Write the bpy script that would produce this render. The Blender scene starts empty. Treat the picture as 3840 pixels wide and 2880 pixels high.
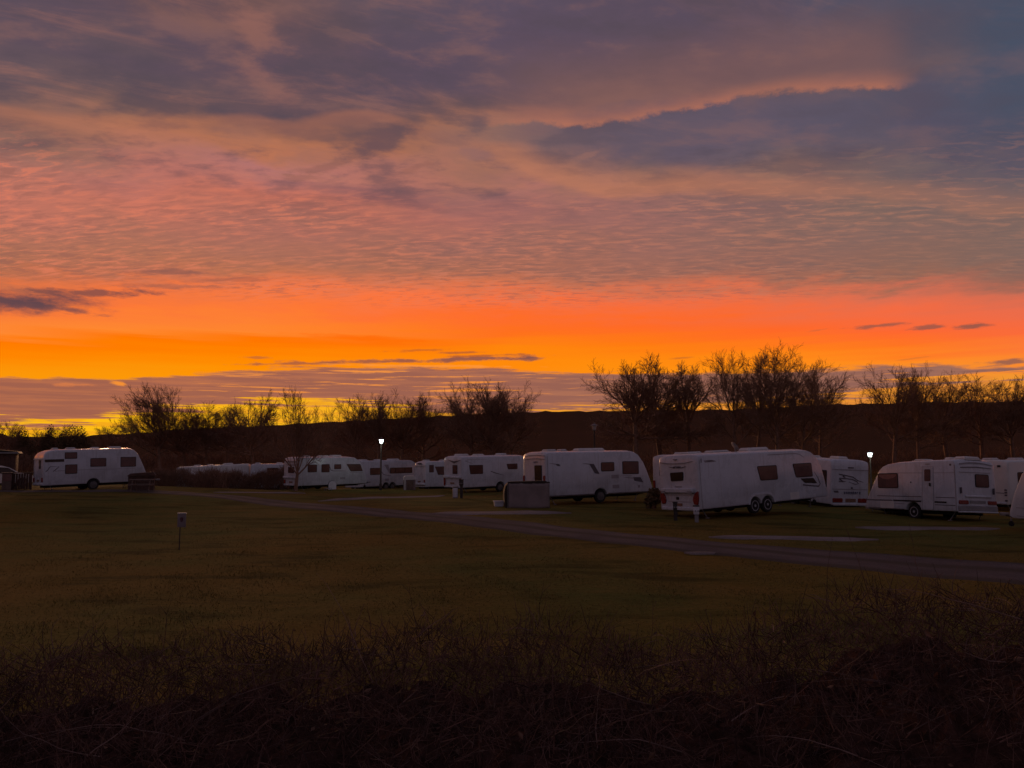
import bpy, bmesh, math, random
import numpy as np
from mathutils import Vector, Matrix

random.seed(7)
rng = np.random.default_rng(7)
scene = bpy.context.scene
COL = scene.collection
R = math.radians

# ------------------------------------------------------------------ camera
CAM_Z = 2.9
cam_data = bpy.data.cameras.new('camera')
cam = bpy.data.objects.new('camera', cam_data)
COL.objects.link(cam)
cam.location = (0, 0, CAM_Z)
cam.rotation_euler = (R(90 + 4.954), 0, 0)
cam_data.sensor_width = 36.0
cam_data.lens = 27.04
cam_data.clip_start = 0.1
cam_data.clip_end = 9000
scene.camera = cam

# ------------------------------------------------------------------ exposure
scene.view_settings.view_transform = 'Standard'
scene.view_settings.look = 'None'
scene.view_settings.exposure = 0.0
scene.view_settings.gamma = 1.0
scene.view_settings.use_curve_mapping = False
scene.render.engine = 'CYCLES'
scene.cycles.use_denoising = True
scene.cycles.use_adaptive_sampling = True
scene.cycles.adaptive_threshold = 0.01
scene.cycles.adaptive_min_samples = 12
scene.cycles.max_bounces = 4
scene.cycles.diffuse_bounces = 2
scene.cycles.glossy_bounces = 2
scene.cycles.volume_bounces = 0


def lin(c):
    """sRGB 0-255 -> linear"""
    out = []
    for v in c[:3]:
        v = v / 255.0
        out.append(v / 12.92 if v <= 0.04045 else ((v + 0.055) / 1.055) ** 2.4)
    return tuple(out)


# ------------------------------------------------------------------ node helper
class Nodes:
    def __init__(self, tree):
        self.t = tree
        self.n = tree.nodes
        self.n.clear()

    def add(self, kind, **kw):
        nd = self.n.new(kind)
        for k, v in kw.items():
            setattr(nd, k, v)
        return nd

    def put(self, sock, v):
        if isinstance(v, bpy.types.NodeSocket):
            self.t.links.new(v, sock)
        elif v is not None:
            if sock.type == 'RGBA' and len(v) == 3:
                v = (*v, 1.0)
            sock.default_value = v

    def m(self, op, a, b=None, c=None, clamp=False):
        nd = self.add('ShaderNodeMath', operation=op, use_clamp=clamp)
        for i, v in enumerate((a, b, c)):
            if v is not None:
                self.put(nd.inputs[i], v)
        return nd.outputs[0]

    def mix(self, f, a, b, blend='MIX'):
        nd = self.add('ShaderNodeMix', data_type='RGBA', blend_type=blend)
        self.put(nd.inputs[0], f)
        self.put(nd.inputs[6], a)
        self.put(nd.inputs[7], b)
        return nd.outputs[2]

    def smooth(self, x, a, b, lo=0.0, hi=1.0, kind='SMOOTHSTEP'):
        nd = self.add('ShaderNodeMapRange', interpolation_type=kind, clamp=True)
        self.put(nd.inputs[0], x)
        self.put(nd.inputs[1], a)
        self.put(nd.inputs[2], b)
        self.put(nd.inputs[3], lo)
        self.put(nd.inputs[4], hi)
        return nd.outputs[0]

    def vec(self, x, y, z=0.0):
        nd = self.add('ShaderNodeCombineXYZ')
        for i, v in enumerate((x, y, z)):
            self.put(nd.inputs[i], v)
        return nd.outputs[0]

    def noise(self, v, scale=1.0, detail=3.0, rough=0.5, dist=0.0, out=0, dim='2D'):
        nd = self.add('ShaderNodeTexNoise', noise_dimensions=dim)
        self.put(nd.inputs['Vector'], v)
        nd.inputs['Scale'].default_value = scale
        nd.inputs['Detail'].default_value = detail
        nd.inputs['Roughness'].default_value = rough
        nd.inputs['Distortion'].default_value = dist
        return nd.outputs[out]

    def curve(self, x, pts, lo, hi):
        """piecewise curve y(x): pts sorted by x; returns the y socket"""
        xs = [p[0] for p in pts]
        x0, x1 = xs[0], xs[-1]
        nd = self.add('ShaderNodeFloatCurve')
        f = self.smooth(x, x0, x1, kind='LINEAR')
        self.put(nd.inputs['Value'], f)
        cv = nd.mapping.curves[0]
        norm = [((a - x0) / (x1 - x0), (b - lo) / (hi - lo)) for a, b in pts]
        cv.points[0].location = norm[0]
        cv.points[1].location = norm[-1]
        for p in norm[1:-1]:
            cv.points.new(*p)
        nd.mapping.update()
        return self.m('MULTIPLY_ADD', nd.outputs[0], hi - lo, lo)


# ------------------------------------------------------------------ sky
# elevations and azimuths in degrees (azimuth 0 = due ahead, + = right), colours in sRGB
SKY_COLUMNS = [
    (-34.19, [(26.66, 88, 75, 92), (24.52, 96, 80, 90), (22.31, 104, 85, 90), (20.96, 122, 92, 88), (20.05, 140, 102, 92), (18.51, 162, 110, 98), (16.95, 176, 112, 98), (15.21, 196, 116, 98), (13.61, 178, 112, 92), (12.16, 172, 110, 86), (10.70, 176, 108, 80), (9.97, 225, 115, 68), (8.90, 247, 120, 58), (7.18, 255, 138, 50), (6.93, 255, 120, 0), (5.94, 255, 132, 0), (4.87, 252, 150, 8), (0.82, 250, 170, 10)]),
    (-27.00, [(28.48, 96, 76, 84), (26.22, 96, 78, 88), (23.89, 100, 82, 88), (22.30, 112, 86, 84), (21.49, 150, 104, 86), (20.35, 172, 112, 90), (19.36, 170, 110, 98), (17.69, 186, 114, 102), (16.33, 200, 116, 96), (14.62, 172, 110, 92), (13.07, 176, 112, 88), (11.85, 186, 110, 82), (10.97, 235, 116, 66), (9.57, 252, 120, 56), (7.77, 255, 137, 46), (7.48, 255, 118, 0), (6.38, 255, 132, 0), (5.23, 252, 150, 8), (0.88, 252, 178, 8)]),
    (-18.76, [(30.04, 116, 86, 82), (28.48, 110, 82, 84), (26.07, 98, 78, 88), (23.58, 104, 80, 84), (22.73, 140, 96, 82), (22.05, 180, 114, 84), (21.10, 184, 114, 86), (19.97, 178, 114, 110), (18.38, 190, 116, 106), (16.95, 192, 110, 92), (15.68, 172, 108, 94), (13.85, 172, 110, 90), (12.75, 186, 112, 80), (11.82, 236, 118, 72), (10.15, 253, 121, 56), (8.28, 255, 135, 44), (7.94, 255, 116, 0), (6.77, 255, 132, 0), (0.94, 253, 186, 12)]),
    (-9.64, [(31.11, 94, 80, 92), (28.69, 92, 77, 91), (26.19, 94, 78, 90), (24.12, 112, 84, 82), (23.24, 156, 102, 82), (22.17, 170, 108, 84), (20.92, 170, 110, 98), (19.09, 182, 114, 100), (17.61, 182, 108, 94), (15.35, 164, 106, 92), (13.44, 172, 108, 84), (12.48, 218, 116, 78), (11.33, 250, 118, 66), (9.97, 254, 114, 50), (8.60, 255, 126, 36), (8.12, 255, 112, 6), (6.85, 255, 138, 6), (0.97, 252, 180, 16)]),
    (0.00, [(31.49, 92, 79, 96), (29.05, 93, 78, 95), (26.52, 96, 80, 94), (24.78, 118, 88, 86), (23.90, 158, 106, 88), (23.01, 146, 106, 94), (21.92, 140, 104, 94), (20.83, 164, 110, 90), (19.35, 168, 110, 102), (17.47, 166, 106, 98), (15.56, 160, 106, 94), (13.43, 168, 106, 86), (12.46, 208, 114, 78), (11.38, 246, 114, 68), (10.11, 254, 108, 44), (8.72, 255, 112, 28), (7.73, 255, 134, 12), (6.34, 255, 138, 10), (0.99, 236, 150, 40)]),
    (9.64, [(31.11, 90, 78, 94), (28.69, 96, 80, 94), (27.03, 104, 82, 90), (24.47, 128, 92, 88), (23.77, 132, 94, 90), (23.24, 94, 82, 98), (21.64, 98, 84, 98), (20.19, 122, 94, 92), (19.27, 160, 110, 90), (18.35, 150, 104, 98), (16.29, 154, 104, 98), (14.40, 154, 104, 92), (12.87, 164, 104, 86), (12.00, 214, 112, 78), (10.74, 244, 110, 66), (9.19, 255, 106, 38), (7.82, 255, 122, 18), (6.26, 255, 142, 14), (0.97, 240, 165, 40)]),
    (18.76, [(30.04, 86, 78, 96), (27.69, 92, 80, 96), (26.07, 108, 84, 90), (24.59, 122, 90, 88), (23.92, 100, 84, 98), (22.22, 96, 84, 102), (20.32, 102, 88, 98), (19.26, 122, 96, 94), (18.38, 148, 108, 94), (17.31, 138, 102, 96), (15.14, 144, 104, 94), (12.93, 148, 102, 90), (12.10, 166, 104, 84), (11.27, 222, 112, 78), (9.96, 242, 108, 64), (8.37, 255, 104, 38), (7.15, 255, 126, 22), (6.11, 255, 142, 22), (0.94, 240, 170, 40)]),
    (27.00, [(28.48, 78, 80, 98), (26.22, 92, 80, 92), (24.68, 100, 84, 92), (23.73, 112, 88, 90), (22.94, 88, 82, 98), (21.00, 88, 82, 100), (19.03, 98, 86, 96), (17.69, 116, 96, 94), (16.67, 134, 104, 94), (14.62, 134, 102, 94), (12.20, 142, 102, 88), (11.32, 158, 104, 84), (10.54, 216, 110, 82), (9.39, 240, 108, 70), (7.80, 255, 103, 48), (6.74, 255, 118, 32), (5.76, 255, 142, 34), (0.88, 245, 160, 45)]),
    (34.19, [(26.66, 70, 79, 99), (23.79, 72, 80, 99), (20.81, 78, 80, 98), (18.51, 90, 84, 98), (16.48, 106, 94, 98), (15.37, 130, 102, 94), (13.78, 128, 102, 94), (12.16, 128, 102, 94), (10.54, 144, 100, 86), (9.72, 200, 108, 84), (8.74, 232, 108, 76), (7.26, 250, 106, 58), (5.94, 253, 132, 46), (5.11, 248, 138, 48), (0.82, 250, 160, 45)]),
]
BANK_TOP = [(-36.45, 4.50), (-33.78, 4.65), (-29.43, 4.77), (-26.32, 4.89), (-23.03, 5.29), (-19.57, 5.70), (-14.10, 6.12), (-6.37, 6.27), (-0.40, 6.11), (3.59, 5.90), (15.21, 5.70), (20.63, 5.75), (25.70, 5.79), (28.86, 5.74), (31.10, 5.40), (33.81, 5.25), (36.48, 5.08)]
BANK_LOW = [(-36.29, 1.43), (-33.63, 1.51), (-29.31, 1.81), (-27.02, 2.50), (-22.95, 2.99), (-17.72, 3.43), (-13.29, 3.43), (-8.30, 3.21), (-3.38, 2.86), (0.60, 2.57), (4.56, 2.96), (9.46, 3.16), (15.15, 3.29), (19.69, 3.69), (23.99, 3.84), (27.26, 4.48), (30.34, 4.76), (33.77, 4.49), (36.44, 4.31)]
LIP_A = [(-4.51, 23.30), (-0.41, 23.69), (2.67, 23.77), (6.75, 23.68), (10.77, 23.84), (13.72, 23.99), (16.61, 24.17), (19.42, 24.24), (23.01, 23.98), (25.58, 23.65), (28.05, 23.29), (29.64, 23.17), (32.68, 22.79)]
LIP_B = [(-37.31, 20.46), (-34.60, 20.89), (-30.95, 21.32), (-28.31, 21.88), (-24.51, 22.33), (-21.00, 22.64), (-18.26, 22.62), (-16.76, 22.61), (-14.48, 23.26), (-12.55, 23.78), (-10.17, 23.74), (-6.54, 23.41), (-3.49, 23.51)]
LIP_C = [(-6.53, 21.79), (-2.45, 21.36), (0.61, 21.01), (3.67, 20.14), (6.70, 19.41), (10.68, 19.00), (13.61, 19.02), (17.39, 18.25), (21.01, 17.70), (24.47, 17.11), (29.32, 16.18), (34.30, 15.13), (36.46, 14.67)]
DECK_LOW = [(-36.72, 9.80), (-34.05, 10.29), (-28.15, 11.02), (-23.26, 11.80), (-17.95, 12.10), (-12.32, 12.37), (-6.43, 12.48), (1.61, 12.36), (9.59, 11.91), (17.20, 11.21), (24.23, 10.64), (34.02, 9.72), (36.70, 9.41)]
SKY_BLOBS = [
    (-33.16, 9.32, 4.43, 0.68, 3, 0.95, (98, 70, 76)),
    (-29.21, 10.26, 4.25, 0.34, 5, 0.80, (112, 74, 74)),
    (-31.71, 9.13, 3.51, 0.26, -4, 0.80, (104, 72, 76)),
    (-24.25, 11.12, 4.80, 0.18, 4, 0.55, (150, 92, 78)),
    (-20.12, 11.94, 3.14, 0.20, 6, 0.55, (165, 95, 75)),
    (-24.62, 12.07, 3.33, 0.28, 3, 0.60, (130, 86, 80)),
    (-8.76, 22.91, 1.94, 0.91, 12, 0.90, (104, 80, 84)),
    (-10.73, 21.84, 2.31, 0.72, 22, 0.85, (112, 82, 84)),
    (-14.02, 20.17, 3.14, 0.32, 16, 0.50, (138, 92, 84)),
    (-15.91, 19.29, 2.03, 0.32, 8, 0.45, (140, 94, 84)),
    (-7.32, 20.49, 1.66, 0.28, 22, 0.45, (146, 96, 86)),
    (-2.67, 23.56, 1.29, 0.79, 10, 0.60, (104, 84, 90)),
    (-2.45, 21.54, 1.66, 0.52, -8, 0.50, (138, 100, 100)),
    (-19.37, 28.30, 2.22, 1.19, -25, 0.55, (150, 102, 92)),
    (-18.71, 25.30, 2.77, 0.79, -28, 0.50, (146, 100, 92)),
    (-23.89, 28.33, 4.06, 0.56, -4, 0.40, (132, 94, 86)),
    (-12.66, 28.78, 2.40, 0.40, -8, 0.35, (128, 94, 90)),
    (25.64, 8.38, 2.03, 0.16, 1, 0.80, (150, 88, 72)),
    (28.65, 8.05, 1.29, 0.20, 3, 0.80, (140, 86, 74)),
    (31.07, 7.96, 1.39, 0.22, 2, 0.85, (138, 86, 74)),
    (21.93, 8.32, 0.74, 0.08, 5, 0.50, (200, 100, 60)),
    (-2.80, 6.83, 5.54, 0.20, 2, 0.90, (140, 84, 74)),
    (-10.28, 6.52, 7.02, 0.18, 2, 0.85, (150, 86, 70)),
    (-15.59, 6.23, 4.43, 0.14, 3, 0.80, (160, 88, 64)),
    (-7.16, 6.26, 7.76, 0.12, 0, 0.75, (252, 150, 60)),
    (-2.40, 7.05, 3.70, 0.10, 2, 0.70, (170, 88, 50)),
    (-3.60, 7.28, 2.03, 0.10, 2, 0.70, (170, 88, 50)),
    (-7.17, 7.40, 2.77, 0.12, 3, 0.60, (185, 92, 40)),
    (1.20, 6.82, 1.66, 0.18, 1, 0.80, (130, 80, 74)),
    (-18.53, 6.58, 1.29, 0.12, 1, 0.70, (190, 100, 50)),
    (12.59, 6.74, 1.11, 0.10, 2, 0.60, (190, 100, 40)),
    (32.98, 5.53, 1.66, 0.20, 2, 0.85, (138, 92, 80)),
    (27.63, 6.07, 1.48, 0.08, 4, 0.50, (200, 110, 50)),
    (-11.28, 8.21, 4.80, 0.24, -2, 0.50, (255, 104, 6)),
    (-27.10, 4.45, 0.59, 0.20, -8, 0.90, (250, 148, 50)),
    (-29.87, 4.26, 1.48, 0.14, 2, 0.70, (220, 125, 70)),
    (5.71, 21.32, 1.11, 0.28, 16, 0.35, (160, 110, 96)),
    (25.42, 19.64, 1.11, 0.28, 12, 0.35, (130, 104, 96)),
    (28.63, 18.46, 2.96, 0.60, -8, 0.30, (122, 102, 98)),
]
RIDGE = [(-33.61, 10.74), (-32.76, 8.99), (-31.48, 9.32), (-30.17, 9.16), (-28.59, 10.27), (-25.85, 11.50), (-23.90, 13.23), (-21.20, 14.52), (-17.68, 15.88), (-13.26, 18.14), (-8.29, 20.41), (-2.38, 23.06), (2.58, 24.22), (7.51, 24.35), (11.38, 24.54), (16.07, 24.39), (18.79, 25.18), (22.28, 26.16), (25.61, 26.09), (28.76, 26.09), (33.70, 25.15)]   # azimuth, ridge height at 420 m


world = bpy.data.worlds.new('World')
scene.world = world
world.use_nodes = True


def build_sky():
    N = Nodes(world.node_tree)
    m = N.m
    tc = N.add('ShaderNodeTexCoord')
    sp = N.add('ShaderNodeSeparateXYZ')
    N.t.links.new(tc.outputs['Generated'], sp.inputs[0])
    x, y, z = sp.outputs
    az = m('MULTIPLY', m('ARCTAN2', x, y), 180 / math.pi)
    el = m('MULTIPLY', m('ARCSINE', z), 180 / math.pi)
    # a flat cloud deck seen from below: the texture shrinks towards the horizon
    zz = m('ADD', m('MAXIMUM', z, 0.0), 0.10)
    px = m('DIVIDE', x, zz)
    py = m('DIVIDE', y, zz)
    deck = N.vec(px, py)
    # two slow warps
    w1 = N.noise(deck, 1.9, 5.0, 0.55)
    w2 = N.noise(N.vec(m('ADD', px, 7.3), m('MULTIPLY', py, 1.3)), 2.6, 6.0, 0.6)
    amp = N.smooth(el, 9.0, 20.0)
    elw = m('ADD', el, m('MULTIPLY', m('MULTIPLY', m('SUBTRACT', w1, 0.5), 7.0), amp))
    azw = m('ADD', az, m('MULTIPLY', m('MULTIPLY', m('SUBTRACT', w2, 0.5), 10.0), amp))
    # lower edge of the high deck, ragged
    rag = N.noise(N.vec(m('MULTIPLY', az, 0.22), m('MULTIPLY', el, 1.1)), 1.0, 6.0, 0.62)
    near_edge = m('MULTIPLY', N.smooth(el, 8.2, 10.0), N.smooth(el, 14.0, 11.5))
    elw = m('ADD', elw, m('MULTIPLY', m('MULTIPLY', m('SUBTRACT', rag, 0.5), 2.4), near_edge))
    # long soft streaks in the clear orange
    stk = N.noise(N.vec(m('MULTIPLY', az, 0.045), m('MULTIPLY', m('SUBTRACT', el, m('MULTIPLY', az, 0.012)), 1.0)), 1.3, 4.0, 0.5)
    clear = m('MULTIPLY', N.smooth(el, 4.5, 6.0), N.smooth(el, 11.5, 10.0))
    elw = m('ADD', elw, m('MULTIPLY', m('MULTIPLY', m('SUBTRACT', stk, 0.5), 1.5), clear))

    LO, HI = -3.0, 34.0
    f_el = N.smooth(elw, LO, HI, kind='LINEAR')
    col = None
    prev = None
    for a, stops in SKY_COLUMNS:
        rp = N.add('ShaderNodeValToRGB')
        N.put(rp.inputs[0], f_el)
        st = sorted(stops)
        els = rp.color_ramp.elements
        while len(els) < len(st):
            els.new(0.5)
        for e, (d, r, g, b) in zip(els, st):
            e.position = (d - LO) / (HI - LO)
        for i, (d, r, g, b) in enumerate(st):
            els[i].color = (*lin((r, g, b)), 1)
        if col is None:
            col = rp.outputs[0]
        else:
            col = N.mix(N.smooth(azw, prev, a, kind='LINEAR'), col, rp.outputs[0])
        prev = a

    # wisps in the high cloud
    rot = math.radians(24)
    wx = m('ADD', m('MULTIPLY', px, math.cos(rot)), m('MULTIPLY', py, math.sin(rot)))
    wy = m('SUBTRACT', m('MULTIPLY', py, math.cos(rot)), m('MULTIPLY', px, math.sin(rot)))
    wisp = N.noise(N.vec(m('MULTIPLY', wx, 1.1), m('MULTIPLY', wy, 3.6)), 1.9, 8.0, 0.68, 0.45)
    wisp2 = N.noise(N.vec(m('MULTIPLY', wx, 0.5), m('MULTIPLY', wy, 1.2)), 1.8, 4.0, 0.5, 0.2)
    hi_mask = N.smooth(el, 15.5, 20.0)
    right_calm = N.smooth(az, 34.0, 14.0, 0.35, 1.0)
    k = m('MULTIPLY', hi_mask, right_calm)
    warm = N.mix(N.smooth(az, -5, 28), lin((188, 122, 98)), lin((140, 104, 98)))
    col = N.mix(m('MULTIPLY', N.smooth(wisp, 0.48, 0.82), m('MULTIPLY', k, 0.42)), col, warm)
    col = N.mix(m('MULTIPLY', N.smooth(wisp2, 0.46, 0.30), m('MULTIPLY', k, 0.55)), col, lin((88, 74, 90)))
    col = N.mix(m('MULTIPLY', N.smooth(wisp, 0.48, 0.24), m('MULTIPLY', k, 0.35)), col, lin((92, 76, 88)))
    mott = N.noise(N.vec(m('MULTIPLY', px, 2.6), m('MULTIPLY', py, 4.2)), 1.6, 5.0, 0.58)
    col = N.mix(m('MULTIPLY', N.smooth(mott, 0.51, 0.74), m('MULTIPLY', k, 0.42)), col, lin((146, 103, 94)))
    col = N.mix(m('MULTIPLY', N.smooth(mott, 0.54, 0.32), m('MULTIPLY', k, 0.58)), col, lin((84, 73, 84)))

    # rippled altocumulus between the orange band and the high cloud
    r2 = math.radians(-7)
    rx = m('ADD', m('MULTIPLY', px, math.cos(r2)), m('MULTIPLY', py, math.sin(r2)))
    ry = m('SUBTRACT', m('MULTIPLY', py, math.cos(r2)), m('MULTIPLY', px, math.sin(r2)))
    rip = N.noise(N.vec(m('MULTIPLY', rx, 8.5), m('MULTIPLY', ry, 25.0)), 1.35, 4.0, 0.60, 0.3)
    ripc = N.noise(N.vec(m('MULTIPLY', rx, 0.9), m('MULTIPLY', ry, 2.2)), 1.4, 3.0, 0.5)
    rmask = m('MULTIPLY', N.smooth(el, 10.0, 11.6), N.smooth(el, 21.0, 16.5))
    rmask = m('MULTIPLY', rmask, N.smooth(ripc, 0.30, 0.62, 0.35, 1.0))
    pink = N.mix(N.smooth(az, -34, 34), lin((232, 128, 96)), lin((172, 118, 98)))
    col = N.mix(m('MULTIPLY', N.smooth(rip, 0.49, 0.68), m('MULTIPLY', rmask, 0.55)), col, pink)
    col = N.mix(m('MULTIPLY', N.smooth(rip, 0.50, 0.34), m('MULTIPLY', rmask, 0.48)), col, N.mix(N.smooth(az, -34, 34), lin((146, 94, 84)), lin((112, 94, 92))))

    # lit lower edge of the long cloud arm on the right
    jag = m('MULTIPLY', m('SUBTRACT', N.noise(N.vec(m('MULTIPLY', az, 0.42), m('MULTIPLY', el, 0.7)), 1.0, 7.0, 0.66), 0.5), 1.1)
    d0 = m('ADD', m('SUBTRACT', el, N.curve(az, LIP_A, 10, 40)), m('MULTIPLY', m('SUBTRACT', w2, 0.5), 1.2))
    d1 = m('ADD', d0, jag)
    rng1 = m('MULTIPLY', N.smooth(az, -5, 3), N.smooth(az, 29.2, 26.0))
    inside = m('MULTIPLY', N.smooth(d1, -0.15, 0.30), rng1)
    below = m('MULTIPLY', m('MULTIPLY', N.smooth(d1, 0.1, -0.25), N.smooth(d1, -4.5, -1.0)), rng1)
    col = N.mix(m('MULTIPLY', below, 0.45), col, N.mix(N.smooth(az, 2, 30), lin((104, 88, 98)), lin((88, 84, 100))))
    body = m('MULTIPLY', inside, N.smooth(d0, 6.0, 2.0))
    col = N.mix(m('MULTIPLY', body, 0.55), col, lin((124, 90, 88)))
    lip = m('MULTIPLY', inside, m('POWER', N.smooth(d0, 1.25, 0.0, kind='LINEAR'), 1.5))
    col = N.mix(m('MULTIPLY', lip, 0.80), col, lin((184, 114, 90)))
    # orange underside left of centre
    d2 = m('ADD', m('SUBTRACT', N.curve(az, LIP_B, 10, 40), el), m('MULTIPLY', m('SUBTRACT', w1, 0.5), 3.0))
    rng2 = N.smooth(az, -4.0, -9.0)
    lip2 = m('MULTIPLY', m('MULTIPLY', N.smooth(d2, -0.15, 0.5), N.smooth(d2, 2.6, 0.4)), rng2)
    col = N.mix(m('MULTIPLY', lip2, 0.35), col, lin((188, 116, 84)))
    # warm streak right of centre
    d3 = m('ADD', m('SUBTRACT', N.curve(az, LIP_C, 10, 40), el), m('MULTIPLY', m('SUBTRACT', w2, 0.5), 2.0))
    lip3 = m('MULTIPLY', m('MULTIPLY', N.smooth(d3, 0.9, 0.1), N.smooth(d3, -1.6, -0.1)), m('MULTIPLY', N.smooth(az, -6, 1), N.smooth(az, 40, 8, 0.25, 1.0)))
    col = N.mix(m('MULTIPLY', lip3, 0.6), col, lin((190, 122, 92)))

    # low bank of purple cloud with bright slits under it
    bw = N.noise(N.vec(m('MULTIPLY', az, 0.32), m('MULTIPLY', el, 3.2)), 1.0, 6.0, 0.6)
    dtop = m('ADD', m('SUBTRACT', N.curve(az, BANK_TOP, -4, 14), el), m('MULTIPLY', m('SUBTRACT', bw, 0.5), 0.9))
    bl = N.noise(N.vec(m('MULTIPLY', az, 0.085), m('MULTIPLY', el, 2.3)), 1.25, 6.0, 0.64)
    dlow = m('ADD', m('SUBTRACT', el, N.curve(az, BANK_LOW, -4, 14)), m('MULTIPLY', m('SUBTRACT', bl, 0.5), 4.2))
    bank = m('MULTIPLY', N.smooth(dtop, 0.0, 0.30), N.smooth(dlow, -0.12, 0.22))
    bank_col = N.mix(N.smooth(az, -34, 34), lin((156, 94, 78)), lin((138, 96, 88)))
    tone = N.noise(N.vec(m('MULTIPLY', az, 0.10), m('MULTIPLY', el, 2.2)), 1.6, 4.0, 0.55)
    bank_col = N.mix(N.smooth(tone, 0.40, 0.70), bank_col, N.mix(N.smooth(az, -34, 34), lin((178, 106, 78)), lin((156, 108, 92))))
    glow = N.mix(N.smooth(az, -34, 20), lin((255, 190, 20)), lin((240, 150, 48)))
    glow = N.mix(N.smooth(bw, 0.58, 0.40, 0.0, 0.45), glow, N.mix(N.smooth(az, -34, 20), lin((232, 140, 30)), lin((190, 112, 62))))
    low_sky = m('MULTIPLY', N.smooth(dtop, 0.3, 0.9), N.smooth(dlow, 0.3, -0.2))
    col = N.mix(low_sky, col, glow)
    col = N.mix(m('MULTIPLY', bank, 0.96), col, bank_col)
    # thin bright rents inside the bank
    rent = N.noise(N.vec(m('MULTIPLY', az, 0.11), m('MULTIPLY', m('SUBTRACT', el, m('MULTIPLY', az, 0.006)), 3.6)), 1.2, 6.0, 0.62)
    rmid = m('MULTIPLY', N.smooth(az, -30, -14), N.smooth(az, 8, 0, 0.25, 1.0))
    rr = m('MULTIPLY', N.smooth(rent, 0.565, 0.65), m('MULTIPLY', bank, rmid))
    rr = m('MULTIPLY', rr, N.smooth(el, 2.8, 4.2))
    col = N.mix(m('MULTIPLY', rr, 0.85), col, lin((250, 150, 62)))

    # single cloudlets
    cw = N.noise(N.vec(m('MULTIPLY', az, 0.55), m('MULTIPLY', el, 2.4)), 1.0, 5.0, 0.62)
    cw2 = N.noise(N.vec(m('ADD', m('MULTIPLY', az, 0.35), 5.0), m('MULTIPLY', el, 1.0)), 1.0, 5.0, 0.62)
    cwa = m('MULTIPLY_ADD', cw, 2.4, -1.2)
    cwb = m('MULTIPLY_ADD', cw2, 2.4, -1.2)
    ae = N.vec(az, el)
    for (a0, e0, ra, re, rdeg, st, c) in SKY_BLOBS:
        mp = N.add('ShaderNodeMapping', vector_type='TEXTURE')
        N.put(mp.inputs[0], ae)
        mp.inputs[1].default_value = (a0, e0, 0)
        mp.inputs[2].default_value = (0, 0, math.radians(rdeg))
        mp.inputs[3].default_value = (ra, re, 1)
        ln = N.add('ShaderNodeVectorMath', operation='LENGTH')
        N.put(ln.inputs[0], mp.outputs[0])
        q = m('ADD', ln.outputs['Value'], cwa if re < 0.5 else cwb)
        col = N.mix(N.smooth(q, 1.15, 0.25, 0.0, st) if re < 0.5 else N.smooth(q, 1.4, 0.1, 0.0, min(1.0, st * 1.2)), col, lin(c))

    # the rest of the dome: dusk mauve overhead, cooler and dimmer away from the dawn
    col = N.mix(N.smooth(el, 30.0, 60.0), col, lin((84, 80, 98)))
    aaz = m('ABSOLUTE', az)
    back_r = N.add('ShaderNodeValToRGB')
    N.put(back_r.inputs[0], N.smooth(el, 0.0, 60.0, kind='LINEAR'))
    back_r.color_ramp.elements[0].color = (*lin((112, 96, 108)), 1)
    back_r.color_ramp.elements[1].color = (*lin((84, 80, 98)), 1)
    col = N.mix(N.smooth(aaz, 40.0, 115.0), col, back_r.outputs[0])
    bg = N.add('ShaderNodeBackground')
    N.put(bg.inputs[0], col)
    bg.inputs[1].default_value = 1.0
    out = N.add('ShaderNodeOutputWorld')
    N.t.links.new(bg.outputs[0], out.inputs[0])


build_sky()
world.cycles.sampling_method = 'MANUAL'
world.cycles.sample_map_resolution = 1024

# ------------------------------------------------------------------ sun (still behind the low bank, so weak and wide)
sun_data = bpy.data.lights.new('sun', 'SUN')
sun_data.energy = 1.2
sun_data.angle = R(10)
sun_data.color = (1.0, 0.52, 0.26)
sun = bpy.data.objects.new('sun', sun_data)
COL.objects.link(sun)
SUN_AZ, SUN_EL = R(-24), R(5)
sd = Vector((math.sin(SUN_AZ) * math.cos(SUN_EL), math.cos(SUN_AZ) * math.cos(SUN_EL), math.sin(SUN_EL)))
sun.rotation_euler = (-sd).to_track_quat('-Z', 'Y').to_euler()

# ------------------------------------------------------------------ materials
MATS = {}


def material(name, base, rough=0.6, var=0.18, scale=3.0, bump=0.0, bscale=40.0, spec=0.3, metal=0.0, tint=None, detail=5.0):
    """procedural surface: base colour broken up by two noises, optional bump"""
    if name in MATS:
        return MATS[name]
    mt = bpy.data.materials.new(name)
    mt.use_nodes = True
    N = Nodes(mt.node_tree)
    tc = N.add('ShaderNodeTexCoord')
    v = tc.outputs['Object']
    n1 = N.noise(v, scale, detail, 0.6, dim='3D')
    n2 = N.noise(v, scale * 7.3, 3.0, 0.55, dim='3D')
    dark = tuple(c * (1 - var) for c in base)
    lite = tuple(min(1.0, c * (1 + var)) for c in (tint or base))
    c = N.mix(N.smooth(n1, 0.3, 0.7), dark, lite)
    c = N.mix(N.smooth(n2, 0.35, 0.7, 0.0, 0.35), c, dark)
    b = N.add('ShaderNodeBsdfPrincipled')
    N.put(b.inputs['Base Color'], c)
    N.put(b.inputs['Roughness'], N.smooth(n1, 0.3, 0.7, rough * 0.85, min(1, rough * 1.15)))
    b.inputs['Metallic'].default_value = metal
    b.inputs['Specular IOR Level'].default_value = spec
    if bump:
        bn = N.add('ShaderNodeBump')
        bn.inputs['Strength'].default_value = bump
        bn.inputs['Distance'].default_value = 0.02
        N.put(bn.inputs['Height'], N.noise(v, bscale, 3.0, 0.6, dim='3D'))
        N.put(b.inputs['Normal'], bn.outputs[0])
    o = N.add('ShaderNodeOutputMaterial')
    N.t.links.new(b.outputs[0], o.inputs[0])
    MATS[name] = mt
    return mt


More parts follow.
